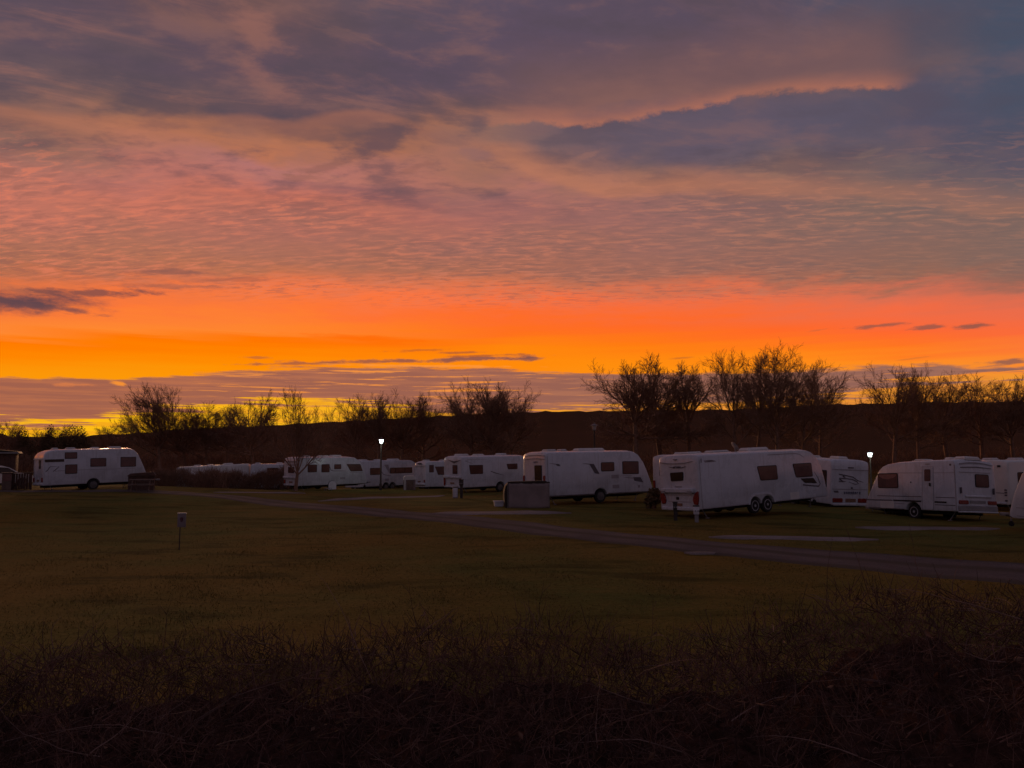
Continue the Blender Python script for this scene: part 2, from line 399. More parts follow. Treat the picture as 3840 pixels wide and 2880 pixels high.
def grp_material(name, base):
    """painted panel with faint rain streaks and grime towards no particular side"""
    mt = bpy.data.materials.new(name)
    mt.use_nodes = True
    N = Nodes(mt.node_tree)
    m = N.m
    sp = N.add('ShaderNodeSeparateXYZ')
    N.put(sp.inputs[0], N.add('ShaderNodeTexCoord').outputs['Object'])
    x, y, z = sp.outputs
    streak = N.noise(N.vec(m('ADD', m('MULTIPLY', x, 9.0), m('MULTIPLY', y, 7.0)), m('MULTIPLY', z, 0.7)), 1.0, 4.0, 0.6)
    patch = N.noise(N.vec(x, z, y), 1.3, 4.0, 0.6, dim='3D')
    c = N.mix(N.smooth(patch, 0.35, 0.7), tuple(v * 0.88 for v in base), base)
    c = N.mix(N.smooth(streak, 0.52, 0.75, 0.0, 0.55), c, (base[0] * 0.66, base[1] * 0.62, base[2] * 0.58))
    b = N.add('ShaderNodeBsdfPrincipled')
    N.put(b.inputs['Base Color'], c)
    N.put(b.inputs['Roughness'], N.smooth(patch, 0.3, 0.7, 0.2, 0.36))
    b.inputs['Specular IOR Level'].default_value = 0.5
    bn = N.add('ShaderNodeBump')
    bn.inputs['Strength'].default_value = 0.10
    bn.inputs['Distance'].default_value = 0.02
    N.put(bn.inputs['Height'], patch)
    N.put(b.inputs['Normal'], bn.outputs[0])
    o = N.add('ShaderNodeOutputMaterial')
    N.t.links.new(b.outputs[0], o.inputs[0])
    return mt


M_WHITE = grp_material('white_grp', (0.54, 0.565, 0.61))


def glow_material(name, colour, strength):
    mt = bpy.data.materials.new(name)
    mt.use_nodes = True
    N = Nodes(mt.node_tree)
    e = N.add('ShaderNodeEmission')
    N.put(e.inputs[0], colour)
    e.inputs[1].default_value = strength
    o = N.add('ShaderNodeOutputMaterial')
    N.t.links.new(e.outputs[0], o.inputs[0])
    return mt


M_CREAM = material('cream_grp', (0.62, 0.60, 0.57), 0.4, 0.08, 1.2, spec=0.4)
M_ROOF = material('roof_white', (0.66, 0.64, 0.62), 0.5, 0.15, 2.0)
M_GLASS = material('tinted_acrylic', (0.125, 0.055, 0.045), 0.14, 0.25, 1.1, spec=0.45)
M_DARKGLASS = material('dark_acrylic', (0.045, 0.026, 0.016), 0.2, 0.1, 1.5, spec=0.35)
M_RUBBER = material('black_rubber', (0.025, 0.02, 0.02), 0.7, 0.2, 4.0)
M_TYRE = material('tyre_rubber', (0.022, 0.020, 0.020), 0.85, 0.25, 6.0)
M_RIM = material('rim_silver', (0.38, 0.38, 0.40), 0.4, 0.2, 6.0, spec=0.5)
M_HUB = material('hub_white', (0.62, 0.62, 0.66), 0.45, 0.1, 5.0)
M_CAP = material('wheel_cap_grey', (0.11, 0.10, 0.10), 0.5, 0.3, 7.0)
M_DECAL = material('decal_grey', (0.10, 0.085, 0.10), 0.5, 0.1, 5.0)
M_DECAL2 = material('decal_soft_grey', (0.30, 0.28, 0.30), 0.5, 0.1, 5.0)
M_BLUE = material('decal_dark_blue', (0.05, 0.05, 0.10), 0.5, 0.1, 5.0)
M_RED = material('lamp_lens_red', (0.22, 0.018, 0.015), 0.25, 0.15, 8.0, spec=0.6)
M_PLATE = material('number_plate', (0.22, 0.12, 0.08), 0.5, 0.2, 20.0)
M_STEEL = material('galvanised_steel', (0.26, 0.25, 0.25), 0.5, 0.25, 8.0, metal=0.4)
M_CHASSIS = material('chassis_dark', (0.035, 0.032, 0.03), 0.8, 0.3, 5.0)
M_BARK = material('bark', (0.24, 0.13, 0.085), 0.9, 0.3, 5.0)
M_TWIG = material('twig', (0.26, 0.14, 0.09), 0.9, 0.3, 2.0)
M_HEDGE = material('hedge_twig', (0.062, 0.029, 0.022), 0.85, 0.6, 3.5, tint=(0.125, 0.064, 0.050))
M_LEAF = material('dead_leaf', (0.13, 0.07, 0.045), 0.8, 0.4, 6.0)
M_EVERGREEN = material('evergreen_leaf', (0.16, 0.10, 0.05), 0.8, 0.4, 3.0)
M_TENT = material('tent_cloth', (0.24, 0.19, 0.18), 0.85, 0.15, 2.0, bump=0.3, bscale=14)
M_DARKCLOTH = material('dark_cloth', (0.045, 0.032, 0.026), 0.9, 0.2, 3.0, bump=0.3, bscale=14)
M_WOOD = material('weathered_wood', (0.16, 0.11, 0.085), 0.85, 0.3, 3.0, bump=0.3, bscale=30)
M_DARKWOOD = material('dark_wood', (0.10, 0.055, 0.042), 0.85, 0.3, 3.0, bump=0.3, bscale=30)
M_IRON = material('black_iron', (0.05, 0.042, 0.038), 0.6, 0.25, 6.0)
M_LAMPMETAL = material('lamp_metal', (0.22, 0.19, 0.18), 0.5, 0.2, 6.0)
M_FROST = material('frosted_glass', (0.45, 0.40, 0.38), 0.5, 0.1, 5.0)
M_DULL = material('dull_plastic', (0.13, 0.12, 0.115), 0.7, 0.25, 5.0)
M_POST = material('weathered_post', (0.055, 0.038, 0.030), 0.7, 0.25, 6.0)
M_BOX = material('white_plastic', (0.62, 0.62, 0.66), 0.5, 0.12, 4.0)
M_GREYBOX = material('grey_plastic', (0.26, 0.25, 0.26), 0.6, 0.15, 4.0)
M_SIGN = material('sign_face', (0.20, 0.165, 0.175), 0.6, 0.12, 6.0)
M_SIGNMARK = material('sign_mark', (0.10, 0.04, 0.05), 0.6, 0.1, 6.0)
M_LIT = glow_material('lit_lamp_glass', (0.86, 1.0, 0.97), 9.0)


# ------------------------------------------------------------------ mesh helpers
def link(name, me, mat, parent=None, smooth=35):
    o = bpy.data.objects.new(name, me)
    COL.objects.link(o)
    if mat is not None and not me.materials:
        me.materials.append(mat)
    if parent is not None:
        o.parent = parent
    return o


def finish(bm, name, smooth=35, normals=True):
    if normals:
        bmesh.ops.recalc_face_normals(bm, faces=bm.faces[:])
    me = bpy.data.meshes.new(name)
    lim = math.radians(smooth)
    for f in bm.faces:
        f.smooth = True
    for e in bm.edges:
        if len(e.link_faces) == 2:
            e.smooth = e.calc_face_angle(0.0) < lim
    bm.to_mesh(me)
    bm.free()
    return me


def thing(name, label, cat, loc=(0, 0, 0), rz=0.0, group=None):
    o = bpy.data.objects.new(name, None)
    COL.objects.link(o)
    o.empty_display_size = 0.2
    o.location = loc
    o.rotation_euler = (0, 0, rz)
    return tag(o, label, cat, group)


def tag(o, label, cat=None, group=None, kind=None):
    o['label'] = label
    if cat:
        o['category'] = cat
    if group:
        o['group'] = group
    if kind:
        o['kind'] = kind
    return o


def box_into(bm, c, s, bevel=0.0, rot=None):
    g = bmesh.ops.create_cube(bm, size=1.0)
    vs = g['verts']
    for v in vs:
        v.co = Vector((v.co.x * s[0], v.co.y * s[1], v.co.z * s[2]))
        if rot is not None:
            v.co = rot @ v.co
        v.co += Vector(c)
    if bevel:
        es = list({e for v in vs for e in v.link_edges})
        bmesh.ops.bevel(bm, geom=es, offset=bevel, segments=2, affect='EDGES', profile=0.6)


def box(name, c, s, mat, parent=None, bevel=0.01, rot=None):
    bm = bmesh.new()
    box_into(bm, c, s, bevel, rot)
    return link(name, finish(bm, name), mat, parent)


def tube_into(bm, p0, p1, r0, r1=None, n=8, cap=True):
    p0, p1 = Vector(p0), Vector(p1)
    r1 = r0 if r1 is None else r1
    d = (p1 - p0).normalized()
    a = d.orthogonal().normalized()
    b = d.cross(a)
    ra, rb = [], []
    for i in range(n):
        t = 2 * math.pi * i / n
        k = a * math.cos(t) + b * math.sin(t)
        ra.append(bm.verts.new(p0 + k * r0))
        rb.append(bm.verts.new(p1 + k * r1))
    for i in range(n):
        bm.faces.new((ra[i], ra[(i + 1) % n], rb[(i + 1) % n], rb[i]))
    if cap:
        bm.faces.new(ra[::-1])
        bm.faces.new(rb)


def tube(name, p0, p1, r0, mat, parent=None, r1=None, n=8):
    bm = bmesh.new()
    tube_into(bm, p0, p1, r0, r1, n)
    return link(name, finish(bm, name), mat, parent)


def lathe_into(bm, prof, origin=(0, 0, 0), axis='Z', n=24):
    """revolve (radius, height) pairs"""
    rings = []
    for r, h in prof:
        ring = []
        for i in range(n):
            t = 2 * math.pi * i / n
            a, b = r * math.cos(t), r * math.sin(t)
            co = (a, b, h) if axis == 'Z' else (a, h, b)
            ring.append(bm.verts.new(Vector(co) + Vector(origin)))
        rings.append(ring)
    for q in range(len(rings) - 1):
        for i in range(n):
            bm.faces.new((rings[q][i], rings[q][(i + 1) % n], rings[q + 1][(i + 1) % n], rings[q + 1][i]))
    bm.faces.new(rings[0][::-1])
    bm.faces.new(rings[-1])


def lathe(name, prof, mat, parent=None, origin=(0, 0, 0), axis='Z', n=24):
    bm = bmesh.new()
    lathe_into(bm, prof, origin, axis, n)
    return link(name, finish(bm, name), mat, parent)


def round_poly(pts, r, seg=3):
    n = len(pts)
    out = []
    for i in range(n):
        p = Vector(pts[i])
        a = Vector(pts[i - 1]) - p
        b = Vector(pts[(i + 1) % n]) - p
        k = min(r, a.length * 0.45, b.length * 0.45)
        p0, p1 = p + a.normalized() * k, p + b.normalized() * k
        for s in range(seg + 1):
            t = s / seg
            out.append((1 - t) ** 2 * p0 + 2 * t * (1 - t) * p + t * t * p1)
    return out


def inset_poly(pts, d):
    xs = [p[0] for p in pts]
    ys = [p[1] for p in pts]
    cx, cy = (min(xs) + max(xs)) / 2, (min(ys) + max(ys)) / 2
    wx, wy = max(xs) - min(xs), max(ys) - min(ys)
    fx, fy = max(0.05, 1 - 2 * d / max(wx, 1e-3)), max(0.05, 1 - 2 * d / max(wy, 1e-3))
    return [(cx + (p[0] - cx) * fx, cy + (p[1] - cy) * fy) for p in pts]


def prism_into(bm, pts, t0, t1, mp, lip=0.0):
    """polygon on a mapped plane, from depth t0 to t1 (outwards), edge eased by lip"""
    n = len(pts)
    a = [bm.verts.new(mp(p[0], p[1], t0)) for p in pts]
    b = [bm.verts.new(mp(p[0], p[1], t1 - lip)) for p in pts]
    rings = [a, b]
    if lip:
        ip = inset_poly(pts, lip)
        rings.append([bm.verts.new(mp(p[0], p[1], t1)) for p in ip])
    for q in range(len(rings) - 1):
        for i in range(n):
            bm.faces.new((rings[q][i], rings[q][(i + 1) % n], rings[q + 1][(i + 1) % n], rings[q + 1][i]))
    bm.faces.new(a[::-1])
    bm.faces.new(rings[-1])


def panel(name, pts, mp, mat, parent, r=0.04, t=0.012, t0=-0.03, lip=0.0):
    bm = bmesh.new()
    prism_into(bm, round_poly(pts, r) if r else [Vector(p) for p in pts], t0, t, mp, lip)
    return link(name, finish(bm, name), mat, parent)


def stroke_poly(pts, w):
    pts = [Vector(p) for p in pts]
    l, rr = [], []
    for i, p in enumerate(pts):
        d = (pts[min(i + 1, len(pts) - 1)] - pts[max(i - 1, 0)]).normalized()
        nrm = Vector((-d.y, d.x))
        ww = w * (0.35 + 0.65 * min(1, (len(pts) - 1 - i) / max(1, len(pts) - 1) * 2 + 0.0)) if len(pts) > 2 else w
        l.append(p + nrm * ww / 2)
        rr.append(p - nrm * ww / 2)
    return l + rr[::-1]


def stroke(name, pts, w, mp, mat, parent, t=0.004):
    bm = bmesh.new()
    prism_into(bm, stroke_poly(pts, w), -0.02, t, mp)
    return link(name, finish(bm, name), mat, parent)


def lettering(name, x0, z0, x1, z1, n, mp, mat, parent, rnd, t=0.005):
    """an illegible row of letter-like strokes between two corners"""
    bm = bmesh.new()
    w = (x1 - x0) / n
    for i in range(n):
        a = x0 + w * (i + 0.12)
        b = x0 + w * (i + 0.82)
        top = z1 - abs(z1 - z0) * rnd.uniform(0, 0.15)
        th = abs(w) * 0.26
        sg = 1 if w > 0 else -1
        for q in ([(a, z0), (a + sg * th, z0), (a + sg * th, top), (a, top)],
                  [(b - sg * th, z0), (b, z0), (b, top), (b - sg * th, top)] if rnd.random() < 0.7 else None,
                  [(a, top - (top - z0) * 0.25), (b, top - (top - z0) * 0.25), (b, top), (a, top)] if rnd.random() < 0.7 else
                  [(a, z0), (b, z0), (b, z0 + (top - z0) * 0.25), (a, z0 + (top - z0) * 0.25)]):
            if q:
                prism_into(bm, [Vector(p) for p in q], -0.02, t + rnd.uniform(0, 0.0015), mp)
    return link(name, finish(bm, name), mat, parent)


def big_mesh(name, verts, faces, mat, parent=None, smooth=False):
    """fast mesh from numpy arrays; faces is (n, k)"""
    me = bpy.data.meshes.new(name)
    verts = np.ascontiguousarray(verts, dtype=np.float32)
    faces = np.ascontiguousarray(faces, dtype=np.int32)
    n, k = faces.shape
    me.vertices.add(len(verts))
    me.vertices.foreach_set('co', verts.ravel())
    me.loops.add(n * k)
    me.loops.foreach_set('vertex_index', faces.ravel())
    me.polygons.add(n)
    me.polygons.foreach_set('loop_start', np.arange(0, n * k, k, dtype=np.int32))
    me.polygons.foreach_set('use_smooth', np.full(n, smooth))
    me.update(calc_edges=True)
    return link(name, me, mat, parent)


def sticks(name, P0, P1, r0, r1, mat, parent=None, sides=3):
    """many tapered sticks in one mesh"""
    P0, P1 = np.asarray(P0, float), np.asarray(P1, float)
    n = len(P0)
    d = P1 - P0
    ln = np.linalg.norm(d, axis=1, keepdims=True)
    d = d / np.maximum(ln, 1e-6)
    ref = np.where(np.abs(d[:, 2:3]) > 0.9, np.array([[1.0, 0, 0]]), np.array([[0, 0, 1.0]]))
    a = np.cross(d, ref)
    a /= np.linalg.norm(a, axis=1, keepdims=True)
    b = np.cross(d, a)
    V = np.zeros((n, 2 * sides, 3))
    r0 = np.broadcast_to(np.asarray(r0, float), (n,))[:, None]
    r1 = np.broadcast_to(np.asarray(r1, float), (n,))[:, None]
    for i in range(sides):
        t = 2 * math.pi * i / sides
        k = a * math.cos(t) + b * math.sin(t)
        V[:, i] = P0 + k * r0
        V[:, sides + i] = P1 + k * r1
    base = (np.arange(n) * 2 * sides)[:, None]
    F = []
    for i in range(sides):
        j = (i + 1) % sides
        F.append(np.concatenate([base + i, base + j, base + sides + j, base + sides + i], axis=1))
    return big_mesh(name, V.reshape(-1, 3), np.concatenate(F), mat, parent, smooth=True)


# ------------------------------------------------------------------ ground
CTRL = [(-27.2, 50.2, 0.42), (-32, 50, 0.55), (-22.6, 46.5, 0.55), (-15, 62.4, -0.2), (-8.3, 62, 0), (-11.8, 72.8, -0.8), (-5.3, 68.6, -0.62), (-1.6, 57, -0.05), (4, 40, 0.25), (0.2, 36.8, 0.36), (10.4, 34, 0.25), (16.5, 44, -0.1), (18.9, 35.1, -0.22), (9, 46, 0.05), (24, 39, -0.1), (20, 28, -0.05), (-25, 72, -0.9), (-9.7, 22.9, 0)]   # x, y, height where caravans and posts stand



def near_z(x, y):
    x, y = np.asarray(x, float), np.asarray(y, float)
    n, d = np.zeros_like(x), np.full_like(x, 0.12)
    for a, b, z in CTRL:
        w = np.exp(-((x - a) ** 2 + (y - b) ** 2) / 72)
        n = n + w * z
        d = d + w
    return n / d


def ground_z(x, y):
    """height of the field; beyond 85 m it climbs to the long ridge"""
    x, y = np.asarray(x, float), np.asarray(y, float)
    r = np.hypot(x, y)
    az = np.degrees(np.arctan2(x, y))
    ra, rz = [p[0] for p in RIDGE], [p[1] for p in RIDGE]
    ridge = np.interp(az, ra, rz)
    # away from the view the ridge sinks slowly to a common height
    side = np.clip((np.abs(az) - 40) / 50, 0, 1)
    ridge = ridge * (1 - side) + 14.0 * side
    ridge = ridge + 0.25 * np.sin(az * 3.1) + 0.18 * np.sin(az * 7.7 + 1)
    t = np.clip((r - 85) / (420 - 85), 0, 1)
    z = near_z(x, y) + ridge * t ** 1.25
    z = z - np.clip(r - 420, 0, None) * 0.03
    z = z + 0.03 * np.sin(x * 0.55 + 1.3) * np.sin(y * 0.43) + 0.02 * np.sin(x * 1.7) * np.sin(y * 1.3 + 2)
    return z


def gz(x, y):
    return float(ground_z(x, y))


def build_ground():
    ang = np.concatenate([np.arange(-180, -50, 4.0), np.arange(-50, 50, 0.5), np.arange(50, 180, 4.0)])
    rad = [0.6]
    while rad[-1] < 3500:
        rad.append(rad[-1] * 1.04)
    rad = np.array(rad)
    A, Rr = np.meshgrid(np.radians(ang), rad)
    X, Y = Rr * np.sin(A), Rr * np.cos(A)
    Z = ground_z(X, Y)
    na, nr = len(ang), len(rad)
    V = np.stack([X, Y, Z], -1).reshape(-1, 3)
    V = np.concatenate([V, [[0, 0, gz(0, 0.01)]]])
    F = []
    for i in range(nr - 1):
        a = i * na + np.arange(na)
        b = i * na + (np.arange(na) + 1) % na
        F.append(np.stack([a, a + na, b + na, b], -1))
    F = np.concatenate(F)
    o = big_mesh('grass_field', V, F, None, smooth=True)
    mt = bpy.data.materials.new('field_grass')
    mt.use_nodes = True
    N = Nodes(mt.node_tree)
    m = N.m
    gp = N.add('ShaderNodeNewGeometry').outputs['Position']
    sp = N.add('ShaderNodeSeparateXYZ')
    N.put(sp.inputs[0], gp)
    big = N.noise(gp, 0.09, 4.0, 0.6, dim='3D')
    mid = N.noise(N.vec(m('MULTIPLY', sp.outputs[0], 0.35), sp.outputs[1]), 0.7, 5.0, 0.62)
    fine = N.noise(gp, 9.0, 4.0, 0.7, dim='3D')
    c = N.mix(N.smooth(big, 0.35, 0.65), (0.190, 0.108, 0.022), (0.112, 0.116, 0.027))
    c = N.mix(N.smooth(mid, 0.42, 0.68, 0, 0.55), c, (0.200, 0.126, 0.032))
    c = N.mix(N.smooth(mid, 0.48, 0.30, 0, 0.8), c, (0.060, 0.046, 0.012))
    c = N.mix(N.smooth(fine, 0.35, 0.70, 0, 0.45), c, (0.064, 0.048, 0.012))
    # ploughed / rough pasture on the hillside
    far = N.smooth(sp.outputs[1], 75, 100)
    hill = N.mix(N.smooth(N.noise(gp, 0.02, 4.0, 0.55, dim='3D'), 0.35, 0.65), (0.118, 0.057, 0.032), (0.100, 0.051, 0.028))
    c = N.mix(far, c, hill)
    b = N.add('ShaderNodeBsdfPrincipled')
    N.put(b.inputs['Base Color'], c)
    b.inputs['Roughness'].default_value = 1.0
    N.put(b.inputs['Specular IOR Level'], N.smooth(sp.outputs[1], 60, 90, 0.03, 0.0))
    bn = N.add('ShaderNodeBump')
    bn.inputs['Strength'].default_value = 0.7
    bn.inputs['Distance'].default_value = 0.06
    N.put(bn.inputs['Height'], m('ADD', fine, m('MULTIPLY', mid, 1.5)))
    N.put(b.inputs['Normal'], bn.outputs[0])
    ou = N.add('ShaderNodeOutputMaterial')
    N.t.links.new(b.outputs[0], ou.inputs[0])
    o.data.materials.append(mt)
    tag(o, 'grass field running up to the dark ridge', kind='structure')
    return o


build_ground()


def gravel_material(name, base, rut=False):
    mt = bpy.data.materials.new(name)
    mt.use_nodes = True
    N = Nodes(mt.node_tree)
    m = N.m
    gp = N.add('ShaderNodeNewGeometry').outputs['Position']
    at = N.add('ShaderNodeAttribute', attribute_name='across').outputs['Fac']
    n1 = N.noise(gp, 0.5, 5.0, 0.6, dim='3D')
    n2 = N.noise(gp, 22.0, 3.0, 0.6, dim='3D')
    c = N.mix(N.smooth(n1, 0.3, 0.7), tuple(v * 0.72 for v in base), tuple(v * 1.15 for v in base))
    c = N.mix(N.smooth(n2, 0.4, 0.7, 0, 0.45), c, tuple(v * 0.45 for v in base))
    if rut:   # worn grey wheel tracks, darker mossy middle and verges
        w = m('ABSOLUTE', m('SUBTRACT', m('ABSOLUTE', at), 0.42))
        off = m('ADD', w, m('MULTIPLY', m('SUBTRACT', n1, 0.5), 0.5))
        c = N.mix(N.smooth(off, 0.16, 0.40, 0, 0.8), c, (0.075, 0.058, 0.042))
    b = N.add('ShaderNodeBsdfPrincipled')
    N.put(b.inputs['Base Color'], c)
    b.inputs['Roughness'].default_value = 0.9
    b.inputs['Specular IOR Level'].default_value = 0.06
    bn = N.add('ShaderNodeBump')
    bn.inputs['Strength'].default_value = 0.6
    bn.inputs['Distance'].default_value = 0.03
    N.put(bn.inputs['Height'], n2)
    N.put(b.inputs['Normal'], bn.outputs[0])
    ou = N.add('ShaderNodeOutputMaterial')
    N.t.links.new(b.outputs[0], ou.inputs[0])
    return mt


def smooth_line(pts, n):
    pts = np.array(pts, float)
    s = np.concatenate([[0], np.cumsum(np.hypot(*np.diff(pts, axis=0).T))])
    t = np.linspace(0, s[-1], n)
    q = np.stack([np.interp(t, s, pts[:, 0]), np.interp(t, s, pts[:, 1])], -1)
    for _ in range(12):
        q[1:-1] = 0.25 * q[:-2] + 0.5 * q[1:-1] + 0.25 * q[2:]
    return q


def ribbon(name, north, south, mat, label, lift=0.016, n=140, wob=0.12):
    a, b = smooth_line(north, n), smooth_line(south, n)
    k = 9
    V, acr = [], []
    j = rng.normal(0, wob, (n, 2))
    for _ in range(2):
        j[1:-1] = (j[:-2] + j[1:-1] + j[2:]) / 3
    for i in range(n):
        for q in range(k):
            t = q / (k - 1)
            t2 = t + (j[i, 0] * (1 - t) + j[i, 1] * t) * 0.25
            p = a[i] * (1 - t2) + b[i] * t2
            edge = -0.03 if q in (0, k - 1) else 0.0
            V.append((p[0], p[1], gz(*p) + lift + edge + 0.015 * math.sin(math.pi * t)))
            acr.append(t * 2 - 1)
    F = [(i * k + q, (i + 1) * k + q, (i + 1) * k + q + 1, i * k + q + 1) for i in range(n - 1) for q in range(k - 1)]
    o = big_mesh(name, np.array(V), np.array(F), mat, smooth=True)
    at = o.data.attributes.new('across', 'FLOAT', 'POINT')
    at.data.foreach_set('value', np.array(acr, dtype=np.float32))
    return tag(o, label, kind='structure')


ROAD_N = [(40, 9.5), (24, 15.0), (13.3, 20.3), (10.2, 21.8), (6.3, 23.6), (3.4, 26.1), (0, 29.9), (-3.7, 33.8), (-8.0, 37.7), (-11.5, 40.7), (-15.0, 43.2), (-19.1, 45.9), (-22.6, 48.0), (-26, 48.6), (-33, 47.5), (-45, 45)]
ROAD_S = [(37, 5.5), (21, 11.5), (10.7, 16.4), (8.7, 18.5), (5.6, 20.9), (3.0, 23.2), (0, 26.5), (-3.3, 29.9), (-7.1, 33.4), (-10.3, 36.4), (-13.8, 39.4), (-17.5, 42.2), (-20.9, 44.6), (-25.5, 46.0), (-33, 45.2), (-44, 42.6)]
ribbon('gravel_track', ROAD_N, ROAD_S, gravel_material('track_gravel', (0.140, 0.104, 0.096), rut=True), 'narrow gravel track crossing the field')
M_PITCH = gravel_material('pitch_gravel', (0.27, 0.21, 0.19))


def pitch_patch(name, a0, a1, b0, b1, label):
    """hardstanding given by its far edge a0-a1 and near edge b0-b1"""
    t = np.linspace(0, 1, 24)[:, None]
    A = np.array(a0) * (1 - t) + np.array(a1) * t
    B = np.array(b0) * (1 - t) + np.array(b1) * t
    pinch = np.minimum(1, np.minimum(t, 1 - t) * 7)
    mid = (A + B) / 2
    return ribbon(name, mid + (A - mid) * pinch, mid + (B - mid) * pinch, M_PITCH, label, lift=0.03, n=40, wob=0.35)


pitch_patch('pitch_hardstanding', (-3.6, 33.5), (2.6, 33.4), (-3.2, 31.9), (2.4, 32.1), 'pale gravel pitch below the two middle caravans')
pitch_patch('pitch_hardstanding', (6.0, 25.0), (12.2, 25.7), (6.4, 24.1), (11.5, 24.7), 'gravel pitch strip nearest the track')
pitch_patch('pitch_hardstanding', (12.3, 29.4), (19.2, 30.2), (13.1, 28.2), (17.8, 28.8), 'gravel pitch strip before the caravan with a side door')
pitch_patch('pitch_hardstanding', (-10.6, 41.6), (-4.6, 50.5), (-9.9, 40.4), (-4.0, 48.6), 'thin gravel pitch edge left of the hook-up post')
pitch_patch('pitch_hardstanding', (-18.2, 46.6), (-13.0, 48.2), (-17.3, 45.6), (-12.4, 47.2), 'thin gravel strip by the forked tree')
pitch_patch('gravel_scrape', (4.7, 21.75), (5.6, 21.6), (4.8, 21.35), (5.6, 21.25), 'small bare gravel scrape on the near track edge')


def hedge_bank():
    t = np.linspace(-14, 14, 30)
    far = np.stack([t, 7.0 + 0.25 * np.sin(t * 1.3)], -1)
    near = np.stack([t, np.full_like(t, 3.2)], -1)
    ribbon('hedge_bank', far, near, material('leaf_litter', (0.050, 0.028, 0.020), 0.95, 0.4, 2.0, bump=0.6, bscale=25), 'dark leaf litter under the thorn hedge', lift=0.02, n=60, wob=0.3)


hedge_bank()



# ------------------------------------------------------------------ grass blades in the nearer field
def build_grass():
    n = 150000
    u = rng.random(n)
    D = 7.5 * (34 / 7.5) ** u
    az = np.radians(rng.uniform(-38, 38, n))
    x, y = D * np.sin(az), D * np.cos(az)
    z = ground_z(x, y)
    keep = np.ones(n, bool)
    # leave the track bare
    a, b = smooth_line(ROAD_N, 140), smooth_line(ROAD_S, 140)
    mid = (a + b) / 2
    for i in range(0, 140, 2):
        hw = np.hypot(*(a[i] - b[i])) / 2
        keep &= (x - mid[i, 0]) ** 2 + (y - mid[i, 1]) ** 2 > (hw * 0.92) ** 2
    clump = np.sin(x * 1.9 + 2 * np.sin(y * 0.7)) * np.sin(y * 1.4 + 1.5 * np.sin(x * 0.9))
    keep &= rng.random(n) < 0.55 + 0.45 * clump
    x, y, z, clump = x[keep], y[keep], z[keep], clump[keep]
    n = len(x)
    h = rng.uniform(0.015, 0.04, n) * (1 + 0.5 * np.clip(clump, 0, 1))
    w = rng.uniform(0.005, 0.010, n)
    t = rng.uniform(0, 2 * np.pi, n)
    lx, ly = rng.normal(0, 0.025, n), rng.normal(0, 0.025, n)
    V = np.zeros((n, 3, 3))
    V[:, 0] = np.stack([x - w * np.cos(t), y - w * np.sin(t), z - 0.01], -1)
    V[:, 1] = np.stack([x + w * np.cos(t), y + w * np.sin(t), z - 0.01], -1)
    V[:, 2] = np.stack([x + lx, y + ly, z + h], -1)
    F = np.arange(n * 3).reshape(-1, 3)
    o = big_mesh('grass_tufts', V.reshape(-1, 3), F, material('grass_blade', (0.12, 0.080, 0.018), 0.8, 0.25, 0.6, tint=(0.135, 0.098, 0.025)))
    tag(o, 'short winter grass of the near field', 'grass', kind='stuff')


build_grass()


# ------------------------------------------------------------------ caravans
WHEEL_CACHE = {}


def wheel_mesh(r, w):
    k = ('t', r, w)
    if k not in WHEEL_CACHE:
        bm = bmesh.new()
        lathe_into(bm, [(r * 0.60, -w / 2), (r * 0.92, -w / 2), (r, -w * 0.32), (r, w * 0.32), (r * 0.92, w / 2), (r * 0.60, w / 2)], axis='Y', n=28)
        me = finish(bm, 'tyre')
        me.materials.append(M_TYRE)
        WHEEL_CACHE[k] = me
    return WHEEL_CACHE[k]


def rim_mesh(r, w, style, sgn):
    k = ('r', r, w, style, sgn)
    if k not in WHEEL_CACHE:
        bm = bmesh.new()
        y = sgn * w / 2
        if style == 'spoke':
            lathe_into(bm, [(r * 0.63, y - sgn * 0.04), (r * 0.66, y + sgn * 0.006), (r * 0.58, y + sgn * 0.008), (r * 0.55, y - sgn * 0.035)], axis='Y', n=24)
            lathe_into(bm, [(r * 0.16, y - sgn * 0.05), (r * 0.16, y + sgn * 0.01), (r * 0.08, y + sgn * 0.016)], axis='Y', n=12)
            for i in range(7):
                t = 2 * math.pi * i / 7
                rot = Matrix.Rotation(-t, 3, 'Y')
                box_into(bm, rot @ Vector((r * 0.36, y - sgn * 0.012, 0)), (r * 0.44, 0.022, r * 0.10), 0.0, rot)
        else:
            lathe_into(bm, [(r * 0.66, y - sgn * 0.03), (r * 0.64, y + sgn * 0.008), (r * 0.40, y + sgn * 0.018), (r * 0.18, y + sgn * 0.03), (r * 0.05, y + sgn * 0.034)], axis='Y', n=24)
        me = finish(bm, 'rim')
        me.materials.append(M_RIM if style == 'spoke' else M_CAP)
        WHEEL_CACHE[k] = me
    return WHEEL_CACHE[k]


